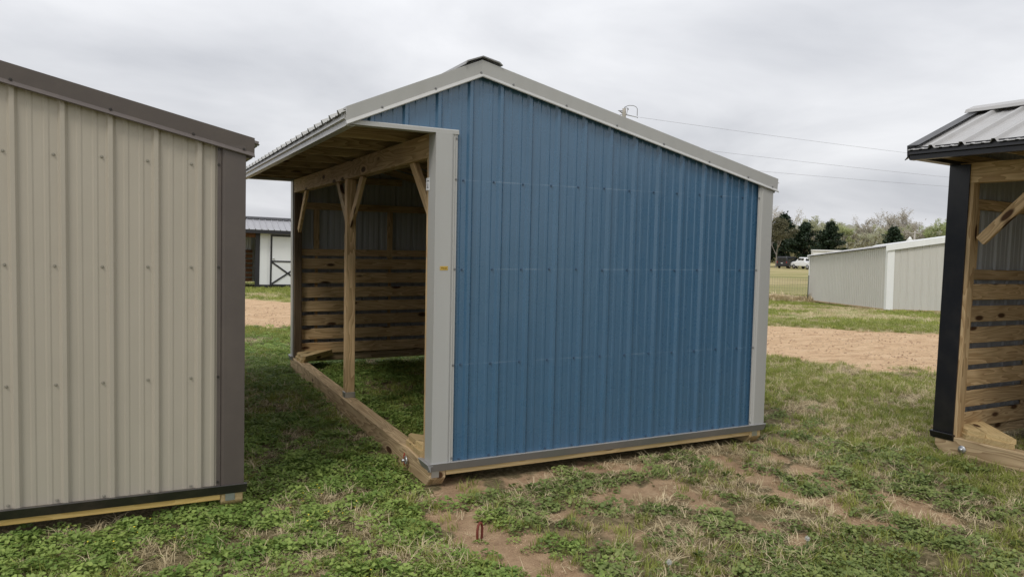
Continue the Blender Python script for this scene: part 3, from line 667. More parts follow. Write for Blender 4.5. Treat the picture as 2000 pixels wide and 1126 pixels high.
# white portable building farther back
q = at(1617, 70); wb = empty('portable_building', q, (0, 0, math.atan2(RH[1], RH[0]) - R(18)), label='white flat roofed cabin peeping over the far end of the grey building', cat='cabin')
for lo, hi, nm in (((-1.1, 0, .2), (1.1, .06, 2.62), 'front_wall'), ((-1.1, 2.4, .2), (1.1, 2.46, 2.62), 'back_wall'), ((-1.16, 0, .2), (-1.105, 2.46, 2.62), 'side_wall'), ((1.105, 0, .2), (1.16, 2.46, 2.62), 'side_wall')): box(nm, wb, lo, hi, WHITEM)
box('roof', wb, (-1.2, -.1, 2.66), (1.2, 2.55, 2.76), WHITEM); box('roof_rim', wb, (-1.17, -.012, 2.622), (1.17, 2.46, 2.658), PALEG)
for xx in (-.7, .7): box('runner', wb, (xx - .08, .1, -.05), (xx + .08, 2.4, .198), PINEO)
box('wall_seam', wb, (-.15, -.012, .22), (-.11, -.002, 2.61), ROOFG)

# ------------------------------------------------------------------ wire fence
WIRE = plain('fence_wire', (.20, .19, .17), .5, .5); POSTM = plain('fence_post_steel', (.12, .13, .10), .6)
fa = at(1582, 38.2); fb = at(1380, 42.5)
fn = empty('wire_fence', fa, label='woven wire field fence left of the pale grey building', cat='fence')
dv_ = fb - fa; Lf = dv_.length; dh = dv_.normalized()
paths = []
for k in range(11): paths.append([((0, 0, .06 + k * .105), .0045), (tuple(dv_ + Vector((0, 0, .06 + k * .105))), .0045)])
for k in range(int(Lf / .15)): p = dh * (k * .15); paths.append([((p.x, p.y, p.z + .06), .0035), ((p.x, p.y, p.z + 1.11), .0035)])
v, f = tubemesh(paths, 3); link('wire_mesh', mesh('wire_mesh', v, f, [WIRE]), fn)
for k in range(0, int(Lf / 3.0) + 1):
    p = dh * (k * 3.0); tube('post', fn, [((p.x, p.y, p.z - .1), .03), ((p.x, p.y, p.z + 1.25), .03)], POSTM, 6)

# ------------------------------------------------------------------ vehicles
TYRE = plain('tyre_rubber', (.015, .015, .016), .8); GLASS = plain('dark_car_glass', (.012, .014, .017), .08, 0, .6); CHROME = plain('wheel_rim', (.45, .45, .46), .3, .8)
REDL = plain('tail_lamp_red', (.30, .015, .012), .2)
def paint(name, c): return plain(name, c, .28, 0, .55, .05)
def bodyloft(name, parent, secs, mat):
    """secs: list of (x, half width bottom, half width top, z bottom, z shoulder, z top)"""
    v = []; f = []
    for x, wb_, wt, zb, zs, zt in secs:
        v += [(x, -wb_ * .94, zb), (x, -wb_, zb + .12), (x, -wb_, zs), (x, -wt, zt - .05), (x, -wt * .86, zt), (x, wt * .86, zt), (x, wt, zt - .05), (x, wb_, zs), (x, wb_, zb + .12), (x, wb_ * .94, zb)]
    m_ = 10
    for i in range(len(secs) - 1):
        for k in range(m_): f.append((i * m_ + k, i * m_ + (k + 1) % m_, (i + 1) * m_ + (k + 1) % m_, (i + 1) * m_ + k))
    f += [tuple(range(m_))[::-1], tuple((len(secs) - 1) * m_ + k for k in range(m_))]
    me = mesh(name, v, f, [mat]); bm = bmesh.new(); bm.from_mesh(me); bmesh.ops.recalc_face_normals(bm, faces=bm.faces); bm.to_mesh(me); bm.free()
    return link(name, me, parent)
def wheels(root, xs, hw, r_=.36):
    for x in xs:
        for s in (-1, 1):
            w_ = empty('wheel', (x, s * (hw - .10), r_)); w_.parent = root
            tube('tyre', w_, [((0, -.10, 0), r_ * .93), ((0, -.08, 0), r_), ((0, .08, 0), r_), ((0, .10, 0), r_ * .93)], TYRE, 18)
            tube('rim', w_, [((0, s * .095, 0), r_ * .62), ((0, s * .108, 0), r_ * .58)], CHROME, 14)
# dark van seen from its rear corner
q = at(1541, 137); vd = math.atan2(*(np.array([q.x - CAM[0], q.y - CAM[1]])[::-1]))
van = empty('parked_van', q, (0, 0, vd - R(24)), label='dark grey panel van parked under the cedars, left of the white pickup', cat='van')
VP = paint('dark_grey_paint', (.022, .023, .027))
bodyloft('body', van, [(-2.55, .93, .80, .42, 1.15, 1.90), (-2.45, .97, .86, .35, 1.2, 2.03), (.9, .98, .86, .33, 1.2, 2.05), (1.35, .98, .82, .33, 1.2, 1.95), (2.0, .96, .80, .33, 1.1, 1.25), (2.55, .90, .72, .36, .9, 1.02), (2.68, .84, .66, .42, .75, .86)], VP)
for s in (-1, 1): box('rear_window', van, (-2.575, s * .38 - .30, 1.25), (-2.54, s * .38 + .30, 1.75), GLASS); box('tail_lamp', van, (-2.585, s * .82 - .07, .95), (-2.50, s * .82 + .07, 1.22), REDL)
for s in (-1, 1):
    for a, b2 in ((-2.2, -1.1), (-.95, .2), (.35, 1.15)): box('side_window', van, (a, s * .925 - .035, 1.32), (b2, s * .925 + .035, 1.78), GLASS)
box('bumper', van, (-2.70, -.90, .38), (-2.52, .90, .55), TYRE); box('number_plate', van, (-2.60, -.16, .86), (-2.545, .16, .96), WBOARD)
box('windscreen', van, (1.5, -.7, 1.35), (1.72, .7, 1.72), GLASS)
wheels(van, (-1.55, 1.6), .98)
# white pickup
q = at(1575, 133); vd = math.atan2(q.y - CAM[1], q.x - CAM[0])
pk = empty('parked_pickup', q, (0, 0, vd + R(36)), label='white crew cab pickup truck parked beside the grey building corner', cat='pickup')
WP = paint('white_paint', (.74, .75, .76))
bodyloft('body', pk, [(-2.85, .93, .93, .60, .9, 1.22), (-2.8, .97, .95, .52, 1.0, 1.25), (-.75, .98, .96, .48, 1.05, 1.27), (1.35, .98, .94, .48, 1.05, 1.28), (2.5, .96, .84, .48, .95, 1.16), (2.85, .88, .78, .52, .85, 1.02)], WP)
bodyloft('cab', pk, [(-.85, .92, .74, 1.22, 1.30, 1.88), (-.6, .93, .78, 1.22, 1.30, 1.96), (.7, .93, .78, 1.22, 1.30, 1.96), (1.45, .90, .80, 1.22, 1.26, 1.40)], WP)
box('rear_window', pk, (-.87, -.62, 1.40), (-.80, .62, 1.78), GLASS)
for s in (-1, 1):
    for a, b2 in ((-.62, .02), (.12, .85)): box('side_window', pk, (a, s * .865 - .03, 1.40), (b2, s * .865 + .03, 1.80), GLASS)
    box('tail_lamp', pk, (-2.875, s * .88 - .06, .92), (-2.80, s * .88 + .06, 1.18), REDL)
box('tailgate_recess', pk, (-2.872, -.70, .80), (-2.84, .70, 1.15), PALEG); box('bumper', pk, (-2.98, -.92, .48), (-2.80, .92, .66), CHROME); box('windscreen', pk, (1.05, -.72, 1.42), (1.20, .72, 1.72), GLASS)
wheels(pk, (-1.75, 1.85), .99, .40)

# ------------------------------------------------------------------ utility poles and wires
POLE = plain('weathered_pole', (.34, .32, .29), .85, var=.3, scale=3); WIREM = plain('grey_wire', (.20, .20, .21), .6); PORC = plain('porcelain', (.30, .31, .33), .3)
PD = 54.
pb = at(1211, PD)
def hz(px, py, dist):            # height above the terrain of a pixel at a known distance
    d = direction(px, py); return CAM[2] + d[2] * dist / math.hypot(d[0], d[1])
ztop = hz(1212, 212, PD)
up_ = empty('utility_pole', pb, label='grey wooden utility pole showing above the roof of the blue shed', cat='utility pole')
rv = Vector((RH[0], RH[1], 0)); hp = ztop - pb.z
tube('pole', up_, [((0, 0, -.3), .19), ((0, 0, hp * .5), .16), ((0, 0, hp - .25), .135), ((0, 0, hp), .13)], POLE, 12)
def rel(px, py): d = (px - 1212) / FPX * PD; return Vector((rv.x * d, rv.y * d, hz(px, py, PD) - pb.z))
tube('top_insulator', up_, [((0, 0, hp - .02), .05), ((rv.x * .08, rv.y * .08, hp + .14), .05), (tuple(rel(1214.5, 209)), .02)], PORC, 8)
tube('jumper_wire', up_, [(tuple(rel(*p)), .022) for p in ((1215, 209), (1217, 207), (1222, 205.8), (1229, 206), (1234, 208), (1237, 212), (1237, 226))], WIREM, 6)
tube('cutout_arm', up_, [(tuple(rel(1216, 211)), .02), (tuple(rel(1219, 211.5)), .04), (tuple(rel(1219.3, 214.5)), .05)], WIREM, 6)
tube('cutout_lead', up_, [(tuple(rel(1218.5, 215)), .018), (tuple(rel(1216.5, 224)), .018)], WIREM, 6)
tube('left_arm', up_, [(tuple(rel(1200.5, 216.5)), .03), (tuple(rel(1211, 216.5)), .03)], WIREM, 6)
tube('left_brace', up_, [(tuple(rel(1203, 216.5)), .05), (tuple(rel(1209, 221.5)), .04)], WIREM, 6)
tube('clamp', up_, [(tuple(rel(1204, 224.3)), .02), (tuple(rel(1216, 224)), .03)], WIREM, 6)
tube('dead_end_arm', up_, [(tuple(rel(1216, 224)), .04), (tuple(rel(1237, 228.5)), .028), (tuple(rel(1238.5, 229)), .06)], PORC, 6)
E2 = at(2300, 96)
def wire(px0, py0, py1, lab):
    a = Vector(at(px0, PD)); a.z = hz(px0, py0, PD); b2 = E2.copy(); b2.z = hz(2300, py1, 96); pts = []
    for i in range(25):
        t = i / 24; p = a.lerp(b2, t); p.z -= .5 * 4 * t * (1 - t) * .6; pts.append((tuple(p), .008))
    o = tube('power_line', None, pts, WIREM, 5, label=lab, cat='wire', group='power lines from the utility pole')
wire(1239, 229, 356, 'topmost of the three power lines, from the pole top to the right')
wire(1213, 274, 386, 'middle of the three power lines, over the blue roof to the right')
wire(1213, 309, 392, 'lowest of the three power lines, over the blue roof to the right')
e2 = empty('utility_pole', E2, label='wooden utility pole that holds the far ends of the power lines', cat='utility pole')
tube('pole', e2, [((0, 0, -.3), .19), ((0, 0, 6), .15), ((0, 0, hz(2300, 340, 96) - E2.z), .13)], POLE, 10)
q = at(1785, 120); e3 = empty('utility_pole', q, label='small distant pole with crossarm above the grey building roof', cat='utility pole')
h3 = hz(1785, 451, 120) - q.z
tube('pole', e3, [((0, 0, -.3), .16), ((0, 0, h3), .12)], POLE, 8)
tube('crossarm', e3, [(tuple(rv * -.8 + Vector((0, 0, h3 - .3))), .08), (tuple(rv * .8 + Vector((0, 0, h3 - .3))), .08)], POLE, 6)
q = at(1776, 110); e4 = empty('feed_bin', q, label='small white bin with a pointed cap, just over the grey building roof', cat='bin')
h4 = hz(1776, 462, 110) - q.z
tube('tank', e4, [((0, 0, .3), .55), ((0, 0, h4 - .7), .55)], WHITEM, 16); tube('cap', e4, [((0, 0, h4 - .7), .58), ((0, 0, h4 - .1), .12), ((0, 0, h4), .06)], WHITEM, 16)
for k in range(3): a = k * 2.1; tube('leg', e4, [((.45 * math.cos(a), .45 * math.sin(a), -.1), .04), ((.45 * math.cos(a), .45 * math.sin(a), .35), .04)], STEEL, 5)

# ------------------------------------------------------------------ trees
BARK = plain('grey_bark', (.27, .245, .22), .9, var=.3, scale=2); CBARK = plain('cedar_bark', (.10, .07, .05), .9)
CED = leaf('cedar_foliage', (.012, .026, .012), (.030, .052, .022), .12, scale=.35); CEDG = leaf('winter_brown_foliage', (.10, .095, .055), (.17, .165, .09), .3, scale=.35)
BUDS = [leaf('pale_spring_buds', (.40, .41, .25), (.56, .56, .40), .4, scale=.25), leaf('tan_spring_buds', (.40, .365, .29), (.55, .51, .43), .4, scale=.25), leaf('fresh_green_buds', (.34, .39, .17), (.50, .54, .28), .4, scale=.25)]  # bud colours also lightened to paint in a little distance haze
def cards(cs, size, rn, flat=.0):
    """small tilted quads at centres cs"""
    n_ = len(cs); u = rn.normal(size=(n_, 3)); u /= np.linalg.norm(u, axis=1)[:, None]; w = rn.normal(size=(n_, 3)); w -= (w * u).sum(1)[:, None] * u; w /= np.linalg.norm(w, axis=1)[:, None]
    s = size * rn.uniform(.55, 1.3, n_)[:, None]; a = u * s; b = w * s * .6
    v = np.stack([cs - a, cs + b * .9, cs + a, cs - b], 1).reshape(-1, 3)
    f = [(4 * i, 4 * i + 1, 4 * i + 2, 4 * i + 3) for i in range(n_)]
    return v, f
def cedar_meshes(seed, h, w, mat, openness=0.):
    rn = np.random.default_rng(seed); tr = []
    tr.append([((0, 0, -.2), .22), ((.05, 0, h * .3), .18), ((0, .05, h * .7), .09), ((0, 0, h * .95), .02)])
    cs = []
    nb = 95
    for i in range(nb):
        t = (i + rn.random()) / nb; z = h * (.13 + .85 * t); a = rn.random() * 6.283
        prof = math.sin(min(1, (t + .10) / .42) * 1.5708) * (1 - max(0, t - .25) / .80)**.85
        ln_ = w * max(.06, prof) * rn.uniform(.45, 1.22); rise = ln_ * rn.uniform(.05, .55)
        e = np.array([math.cos(a) * ln_, math.sin(a) * ln_, z + rise]); s0 = np.array([0, 0, z])
        tr.append([(tuple(s0), .04), (tuple(s0 * .5 + e * .5), .025), (tuple(e), .008)])
        k = int(26 + 70 * ln_ / w); q = rn.random(k)**.55
        c = s0 + (e - s0) * q[:, None] + rn.normal(size=(k, 3)) * np.array([.30, .30, .26]) * (h / 8.) * (1.15 - q[:, None] * .55)
        cs.append(c)
    cs = np.concatenate(cs); v, f = cards(cs, .20 * h / 8, rn)
    tv, tf = tubemesh(tr, 4)
    return mesh('trunk', tv, tf, [CBARK]), mesh('crown', v, f, [mat])
def decid_meshes(seed, h, mat, spread=.42, leaves=6000, lsize=.17, form=1.):
    rn = np.random.default_rng(seed); br = []; tips = []
    def grow(p, d, ln_, r_, dep):
        n_ = 3; pts = [(tuple(p), r_)]; q = p.copy(); dd = d.copy()
        for i in range(n_):
            dd = dd + rn.normal(size=3) * .13 + np.array([0, 0, .05]); dd /= np.linalg.norm(dd); q = q + dd * ln_ / n_; pts.append((tuple(q), r_ * (1 - .45 * (i + 1) / n_)))
        br.append((pts, dep))
        if dep >= 3: tips.append((np.array(pts[1][0]), q.copy()))
        if dep == 5: return
        for k in range(3 if dep < 4 else 2 + (rn.random() < .4)):
            t = rn.uniform(.45, 1.0); a = np.array(pts[0][0]) * (1 - t) + q * t if dep else np.array([0, 0, h * rn.uniform(.25, .5)]) * .5 + q * .5 * t + np.array(pts[0][0]) * .5 * (1 - t)
            if dep == 0: a = np.array(pts[1][0]) * (1 - t) + q * t
            nn_ = rn.normal(size=3); nn_ -= nn_.dot(dd) * dd; nn_ /= np.linalg.norm(nn_); s = rn.uniform(.45, 1.0) * spread * 2
            e = dd + nn_ * s; e[2] = max(e[2], -.05) + .10 * form; e /= np.linalg.norm(e)
            grow(a, e, ln_ * rn.uniform(.60, .82), max(.010, r_ * .55), dep + 1)
    grow(np.array([0, 0, -.2]), np.array([0, 0, 1.]), h * .36, h * .016, 0)
    tv, tf = [], []
    v1, f1 = tubemesh([p for p, d in br if d < 3], 5); v2, f2 = tubemesh([p for p, d in br if d >= 3], 3)
    tv = v1 + v2; tf = f1 + [tuple(i + len(v1) for i in q) for q in f2]
    A_ = np.array([a for a, b in tips]); B_ = np.array([b for a, b in tips]); k = rn.integers(0, len(A_), leaves); t = rn.random(leaves)[:, None]
    cs = A_[k] * (1 - t) + B_[k] * t + rn.normal(size=(leaves, 3)) * .22
    top = max(p[2] for p in tv); sc_ = h / top
    lv, lf = cards(cs * sc_, lsize, rn)
    return mesh('trunk', [Vector(p) * sc_ for p in tv], tf, [BARK]), mesh('crown', lv, lf, [mat])
def tree(name, pr, px, dist, hscale, rot, label, group, wide=1.):
    q = at(px, dist); t = empty(name, q, (0, 0, rot), label=label, cat='tree', group=group); t.scale = (hscale * wide, hscale * wide, hscale)
    link('trunk', pr[0], t); link('crown', pr[1], t); return t
CE = [cedar_meshes(1, 8.3, 3.1, CED), cedar_meshes(2, 8.0, 2.9, CED), cedar_meshes(3, 8.8, 2.4, CED)]
BR = decid_meshes(5, 9.5, CEDG, .42, 5200, .17)
g1 = 'dark cedars at the field edge'
for px, dist, pr, s, rot, lab in [(1497, 150, 1, .80, 1., 'dark cedar half hidden by the right corner of the blue shed'), (1530, 158, 2, 1.17, 2., 'tallest dark cedar with a spiky top, behind the brown tree'),
                                  (1571, 148, 0, 1.0, .4, 'dark conical cedar right behind the white pickup'), (1620, 144, 1, 1.03, 2.6, 'broad dark cedar rising behind the white cabin'), (1745, 150, 0, .92, 4., 'lone dark cedar behind the roof of the grey building')]:
    tree('cedar_tree', CE[pr], px, dist, s, rot, lab, g1, 1.18)
tree('brown_tree', BR, 1516, 143, .93, .3, 'brownish leafless tree in front of the tall dark cedar', 'bare and budding trees')
DT = [decid_meshes(11, 15, BUDS[0], .42, 6500), decid_meshes(12, 15.5, BUDS[1], .36, 4500), decid_meshes(13, 14, BUDS[2], .46, 7500), decid_meshes(14, 16, BUDS[1], .38, 2600), decid_meshes(15, 14.5, BUDS[0], .40, 5200)]
where = [(1505, 3, 1.12, 205), (1462, 1, .9, 215), (1583, 1, .78, 230), (1600, 0, 1.02, 215), (1622, 0, .98, 222), (1640, 1, .88, 226), (1655, 2, .90, 210), (1672, 4, .86, 222), (1690, 1, .93, 215), (1702, 4, .83, 206), (1717, 3, 1.06, 230), (1733, 2, .84, 210),
         (1737, 3, 1.14, 226), (1752, 1, .92, 214), (1768, 4, .88, 222), (1784, 1, .80, 208), (1798, 3, .93, 226), (1812, 2, .86, 212), (1829, 4, .90, 220), (1846, 2, 1.0, 208), (1868, 0, .95, 216), (1893, 1, .9, 222), (1920, 2, .92, 212), (1950, 4, .9, 218), (1985, 0, .9, 214), (2030, 1, .95, 220)]
lkind = ['pale green budding tree', 'tan leafless tree', 'fresh green leafing tree', 'tall thin bare tree', 'pale yellowish budding tree']
ordi = {}
ords = ['first', 'second', 'third', 'fourth', 'fifth', 'sixth', 'seventh', 'eighth', 'ninth', 'tenth']
for px, k, s, dist in where:
    ordi[k] = ordi.get(k, 0) + 1
    tree('deciduous_tree', DT[k], px, dist, s * .84, px * .37, '%s in the far wood, %s of its kind from the left' % (lkind[k], ords[ordi[k] - 1]), 'bare and budding trees')
# undergrowth at the foot of the wood
cs = []
for i in range(1450):
    p = at(random.uniform(1080, 2080), random.uniform(192, 250)); k = 44; hh_ = random.choice((2.0, 3.0, 4.5)); cs.append(np.array(p) + rng.normal(size=(k, 3)) * np.array([1.6, 1.6, hh_ * .45]) + np.array([0, 0, hh_ * .75]))
cs = np.concatenate(cs); v, f = cards(cs, .32, rng)
link('wood_undergrowth', mesh('wood_undergrowth', v, f, [leaf('undergrowth', (.17, .155, .09), (.31, .29, .15), .3, scale=.12)]), label='tangled tan and green undergrowth at the foot of the far wood', kind='stuff')

# far wooded rise
v = []; f = []; na, nr = 200, 16
for i in range(na):
    px = 1020 + 1110 * i / (na - 1)
    for j in range(nr):
        t = j / (nr - 1); p = at(px, 330 + 420 * t); e = min(1, i / 14, (na - 1 - i) / 14)
        hh_ = math.sin(math.pi * min(1, t * 1.15))**1.1 * e * (15.5 + 4.0 * math.sin(px * .012 + 1.1) + 5.5 * (float(fbm(px * .05, t * 5, 61, 4)) - .5) + 3.0 * (float(fbm(px * .35, t * 14, 62, 2)) - .5))
        v.append((p.x, p.y, p.z + hh_ - .4))
for i in range(na - 1):
    for j in range(nr - 1): f.append((i * nr + j, i * nr + nr + j, i * nr + nr + j + 1, i * nr + j + 1))
link('hill', mesh('hill', v, f, [leaf('far_wood_slope', (.13, .125, .10), (.24, .235, .17), .0, .9, .03)], smooth=True), label='low wooded rise on the horizon behind the trees', kind='structure')  # wood colour with the haze of distance mixed into it

# ------------------------------------------------------------------ ground plants
def protos(name, builders, mats):
    c = bpy.data.collections.new(name)
    for i, (v, f) in enumerate(builders):
        o = bpy.data.objects.new('%s_%02d' % (name, i), mesh(name, v, f, [mats[i % len(mats)]], smooth=True)); c.objects.link(o)
    return c
def clover(rn, n_=46, rad=.072, ls=.0080, hh=.038):
    v = []; f = []
    for i in range(n_):
        a = rn.random() * 6.283; r_ = rad * math.sqrt(rn.random()); z = hh * (1 - .55 * (r_ / rad)**2) * rn.uniform(.55, 1.15); s = ls * rn.uniform(.65, 1.4)
        c = np.array([math.cos(a) * r_, math.sin(a) * r_, z]); t = rn.normal(size=2) * .30; rot = rn.random() * 6.283; b0 = len(v)
        v.append(c + np.array([0, 0, -s * .28]))
        m_ = 7
        for k in range(m_):
            q = rot + 6.283 * k / m_; e = s * (1.0 + .13 * math.cos(3 * q)) * (0.55 if k == 0 else 1); x, y = e * math.cos(q), e * math.sin(q); v.append(c + np.array([x, y, x * t[0] + y * t[1]]))
        f += [(b0, b0 + 1 + k, b0 + 1 + (k + 1) % m_) for k in range(m_)]
    return v, f
def blades(rn, n_, h, lean, wid=.0022, rad=.03):
    v = []; f = []
    for i in range(n_):
        a = rn.random() * 6.283; r_ = rad * math.sqrt(rn.random()); p = np.array([math.cos(a) * r_, math.sin(a) * r_, -.004]); d = rn.random() * 6.283
        hh = h * rn.uniform(.5, 1.25); ln_ = hh * lean * rn.uniform(.4, 1.5); u = np.array([math.cos(d), math.sin(d), 0]); s = np.array([-u[1], u[0], 0]) * wid * rn.uniform(.7, 1.4); b0 = len(v)
        m1 = p + u * ln_ * .35 + np.array([0, 0, hh * .62]); e = p + u * ln_ + np.array([0, 0, hh * (1 if lean < 1 else .75)])
        v += [p - s, p + s, m1 + s * .8, m1 - s * .8, e]; f += [(b0, b0 + 1, b0 + 2, b0 + 3), (b0 + 3, b0 + 2, b0 + 4)]
    return v, f
rn = np.random.default_rng(5)
CLV = leaf('clover_leaves', (.095, .175, .032), (.36, .455, .12), .30, scale=.9); MAL = leaf('dull_mallow_leaves', (.095, .145, .038), (.295, .345, .11), .28, scale=.9)
GRS = leaf('green_grass', (.145, .20, .032), (.41, .425, .11), .35, scale=.5); STR = leaf('dry_straw', (.44, .355, .20), (.78, .66, .44), .3, scale=.8)
PC = protos('clover_clump', [clover(rn) for i in range(6)], [CLV]); PM = protos('mallow_clump', [clover(rn, 42, .078, .0092, .038) for i in range(5)], [MAL])
PG = protos('grass_tuft', [blades(rn, 26, .055, .8, .0018, .04) for i in range(5)], [GRS]); PS = protos('straw_tuft', [blades(rn, 20, .032, 2.6, .0014, .05) for i in range(4)] + [blades(rn, 16, .06, 1.1, .0014, .035)], [STR])
PFG = protos('field_grass', [blades(rn, 34, .07, .9, .006, .16) for i in range(4)], [GRS]); PFS = protos('field_straw', [blades(rn, 30, .07, 1.3, .005, .16) for i in range(4)], [STR])
def scatter(name, pts, coll, smin, smax, label, tilt=.2):
    n_ = len(pts); me = bpy.data.meshes.new(name); me.vertices.add(n_); me.vertices.foreach_set('co', pts.astype(np.float32).ravel())
    rot = np.stack([rng.normal(size=n_) * tilt, rng.normal(size=n_) * tilt, rng.random(n_) * 6.283], -1).astype(np.float32)
    a = me.attributes.new('rot', 'FLOAT_VECTOR', 'POINT'); a.data.foreach_set('vector', rot.ravel())
    a = me.attributes.new('scl', 'FLOAT', 'POINT'); a.data.foreach_set('value', rng.uniform(smin, smax, n_).astype(np.float32))
    me.update(); o = link(name, me, label=label, kind='stuff')
    g = bpy.data.node_groups.new(name + '_nodes', 'GeometryNodeTree'); g.interface.new_socket('Geometry', in_out='INPUT', socket_type='NodeSocketGeometry'); g.interface.new_socket('Geometry', in_out='OUTPUT', socket_type='NodeSocketGeometry')
    gi = g.nodes.new('NodeGroupInput'); go = g.nodes.new('NodeGroupOutput'); ip = g.nodes.new('GeometryNodeInstanceOnPoints'); ci = g.nodes.new('GeometryNodeCollectionInfo')
    ci.inputs['Collection'].default_value = coll; ci.inputs['Separate Children'].default_value = True; ci.inputs['Reset Children'].default_value = True
    ip.inputs['Pick Instance'].default_value = True
    ra = g.nodes.new('GeometryNodeInputNamedAttribute'); ra.data_type = 'FLOAT_VECTOR'; ra.inputs['Name'].default_value = 'rot'
    sa = g.nodes.new('GeometryNodeInputNamedAttribute'); sa.data_type = 'FLOAT'; sa.inputs['Name'].default_value = 'scl'
    e2r = g.nodes.new('FunctionNodeEulerToRotation'); g.links.new(ra.outputs['Attribute'], e2r.inputs[0])
    g.links.new(gi.outputs[0], ip.inputs['Points']); g.links.new(ci.outputs[0], ip.inputs['Instance']); g.links.new(e2r.outputs[0], ip.inputs['Rotation']); g.links.new(sa.outputs['Attribute'], ip.inputs['Scale']); g.links.new(ip.outputs[0], go.inputs[0])
    md = o.modifiers.new('scatter', 'NODES'); md.node_group = g
    return o
def groundz(x, y):
    i = np.clip(np.searchsorted(gx, x) - 1, 0, nx - 2); j = np.clip(np.searchsorted(gy, y) - 1, 0, ny - 2); fx = (x - gx[i]) / (gx[i + 1] - gx[i]); fy = (y - gy[j]) / (gy[j + 1] - gy[j])
    return (Z[i, j] * (1 - fx) + Z[i + 1, j] * fx) * (1 - fy) + (Z[i, j + 1] * (1 - fx) + Z[i + 1, j + 1] * fx) * fy
def wedge(n_, r0, r1, pad=R(9)):
    """random ground points in the part of the lot that the photograph can see"""
    a0 = math.atan2(FH[0], FH[1]); a = a0 + rng.uniform(-R(34.6) - pad, R(34.6) + pad, n_); r_ = np.sqrt(rng.uniform(r0 * r0, r1 * r1, n_))
    x = CAM[0] + np.sin(a) * r_; y = CAM[1] + np.cos(a) * r_; return x, y
def blocked(x, y):
    b = np.zeros(len(x), bool)
    for cx in (.035, W_ - .05): b |= (abs(x - cx) < .10) & (y > -.08) & (y < 5.2)
    b |= (x > 0) & (x < W_) & (y > -.02) & (y < .5)
    b |= (x > -4.4) & (x < -1.26) & (y > .10) & (y < 5.2) & ~((x > -1.5) & (y < .4))
    lx = (x - 4.262) ; b |= (abs(lx - .035) < .12) & (y < -.73)
    d = (x - A.x) * d1.x + (y - A.y) * d1.y; c_ = (x - A.x) * d1.y - (y - A.y) * d1.x
    b |= (d > 0) & (d < Lg) & (c_ > -.1) & (c_ < Wg)
    b |= (x > P0.x - 3.4) & (x < P0.x + 3.7) & (y > P0.y - .1) & (y < P0.y + 3.2)
    return b
def build(name, n_, r0, r1, dens, coll, s0, s1, label, tilt=.2, dz=0.):
    x, y = wedge(n_, r0, r1); d = dens(x, y); k = (rng.random(n_) < d) & ~blocked(x, y); x, y = x[k], y[k]
    return scatter(name, np.stack([x, y, groundz(x, y) + dz], -1), coll, s0, s1, label, tilt)
def sig(v, c, w): return np.clip((v - c) / w + .5, 0, 1)
def zone_left(x, y): return sig(-x + .25 * np.clip(-y, 0, 3) - .05, .0, .5)                 # clover in front of and between the sheds
def inshed(x, y): return ((x > 0) & (x < W_) & (y > 0)).astype(float)
def far_(x, y): return sig(np.hypot(x - CAM[0], y - CAM[1]), 11.5, 3.)
def grassy(x, y): return sig(x - .35 * y + (fbm(x * .8, y * .8, 40) - .5) * 1.6, 3.9, 1.0) * (1 - inshed(x, y)) * sig(y, -2.4, 1.2)
DRY = [(*gp(px, py)[:2], r_) for px, py, r_ in ((665, 965, .20), (705, 1005, .20), (735, 1040, .22), (770, 1075, .20), (600, 1100, .24), (790, 975, .16), (520, 1040, .13), (590, 845, .22), (690, 850, .14), (845, 1085, .18), (470, 1110, .18), (140, 1040, .16), (300, 1090, .2), (560, 985, .12))]
def dry(x, y):            # dead grass showing through the clover
    m = np.zeros_like(x); w_ = (fbm(x * 7, y * 7, 81, 4) - .5) * .35
    for a, b_, r_ in DRY: m = np.maximum(m, np.clip((r_ * 1.2 - np.hypot(x - a, y - b_) - w_) / (r_ * .6), 0, 1))
    return m
def d_clover(x, y):
    n_ = fbm(x * 1.5, y * 1.5, 31); z = zone_left(x, y) + .8 * inshed(x, y)
    return np.clip(z, 0, 1) * np.maximum(.15 + .85 * sig(n_, .43, .12), sig(-x - .35 * y, .9, .8) * sig(y, -1.15, .5)) * (1 - soilmask(x, y)) * (1 - trackmask(x, y)) * (1 - .75 * far_(x, y)) * (1 - .88 * dry(x, y))
def d_mallow(x, y):
    n_ = fbm(x * 2.9, y * 2.9, 33, 5); w = wornmask(x, y); z = (1 - zone_left(x, y)) * (1 - grassy(x, y)) * (1 - inshed(x, y))
    low = sig(-y, 1.7, 1.2)
    return z * (.05 + .95 * sig(n_, .525 - .10 * low, .07)) * (1 - .9 * soilmask(x, y)) * (1 - trackmask(x, y)) * (1 - far_(x, y))
def d_grass(x, y):
    n_ = fbm(x * 1.3, y * 1.3, 35); return np.clip(.36 + grassy(x, y) + .6 * far_(x, y), 0, 1) * sig(n_, .44, .16) * (1 - .95 * soilmask(x, y)) * (1 - trackmask(x, y))**3 * (1 - .3 * wornmask(x, y))
def d_straw(x, y):
    n_ = fbm(x * 1.8, y * 1.8, 37); return np.maximum(dry(x, y), np.clip(.42 + .50 * grassy(x, y) + .25 * wornmask(x, y), 0, 1) * (.22 + .78 * np.maximum(sig(n_, .50, .10), sig(.46 - fbm(x * 1.5, y * 1.5, 31), 0, .08))) * (1 - .85 * soilmask(x, y)) * (1 - trackmask(x, y))**2 * (1 - .75 * inshed(x, y)))
build('clover', 62000, 3.0, 15, d_clover, PC, .5, 1.4, 'bright green clover carpeting the ground left of the blue shed')
build('mallow_weeds', 34000, 3.0, 13, d_mallow, PM, .4, 1.2, 'dull green round leaved weeds in patches on the bare soil')
build('green_grass', 120000, 3.0, 21, d_grass, PG, .6, 1.3, 'short green grass on the lot', dz=-.002)
build('dry_grass', 110000, 3.0, 21, d_straw, PS, .6, 1.4, 'dry straw coloured grass scattered through the turf', .25)
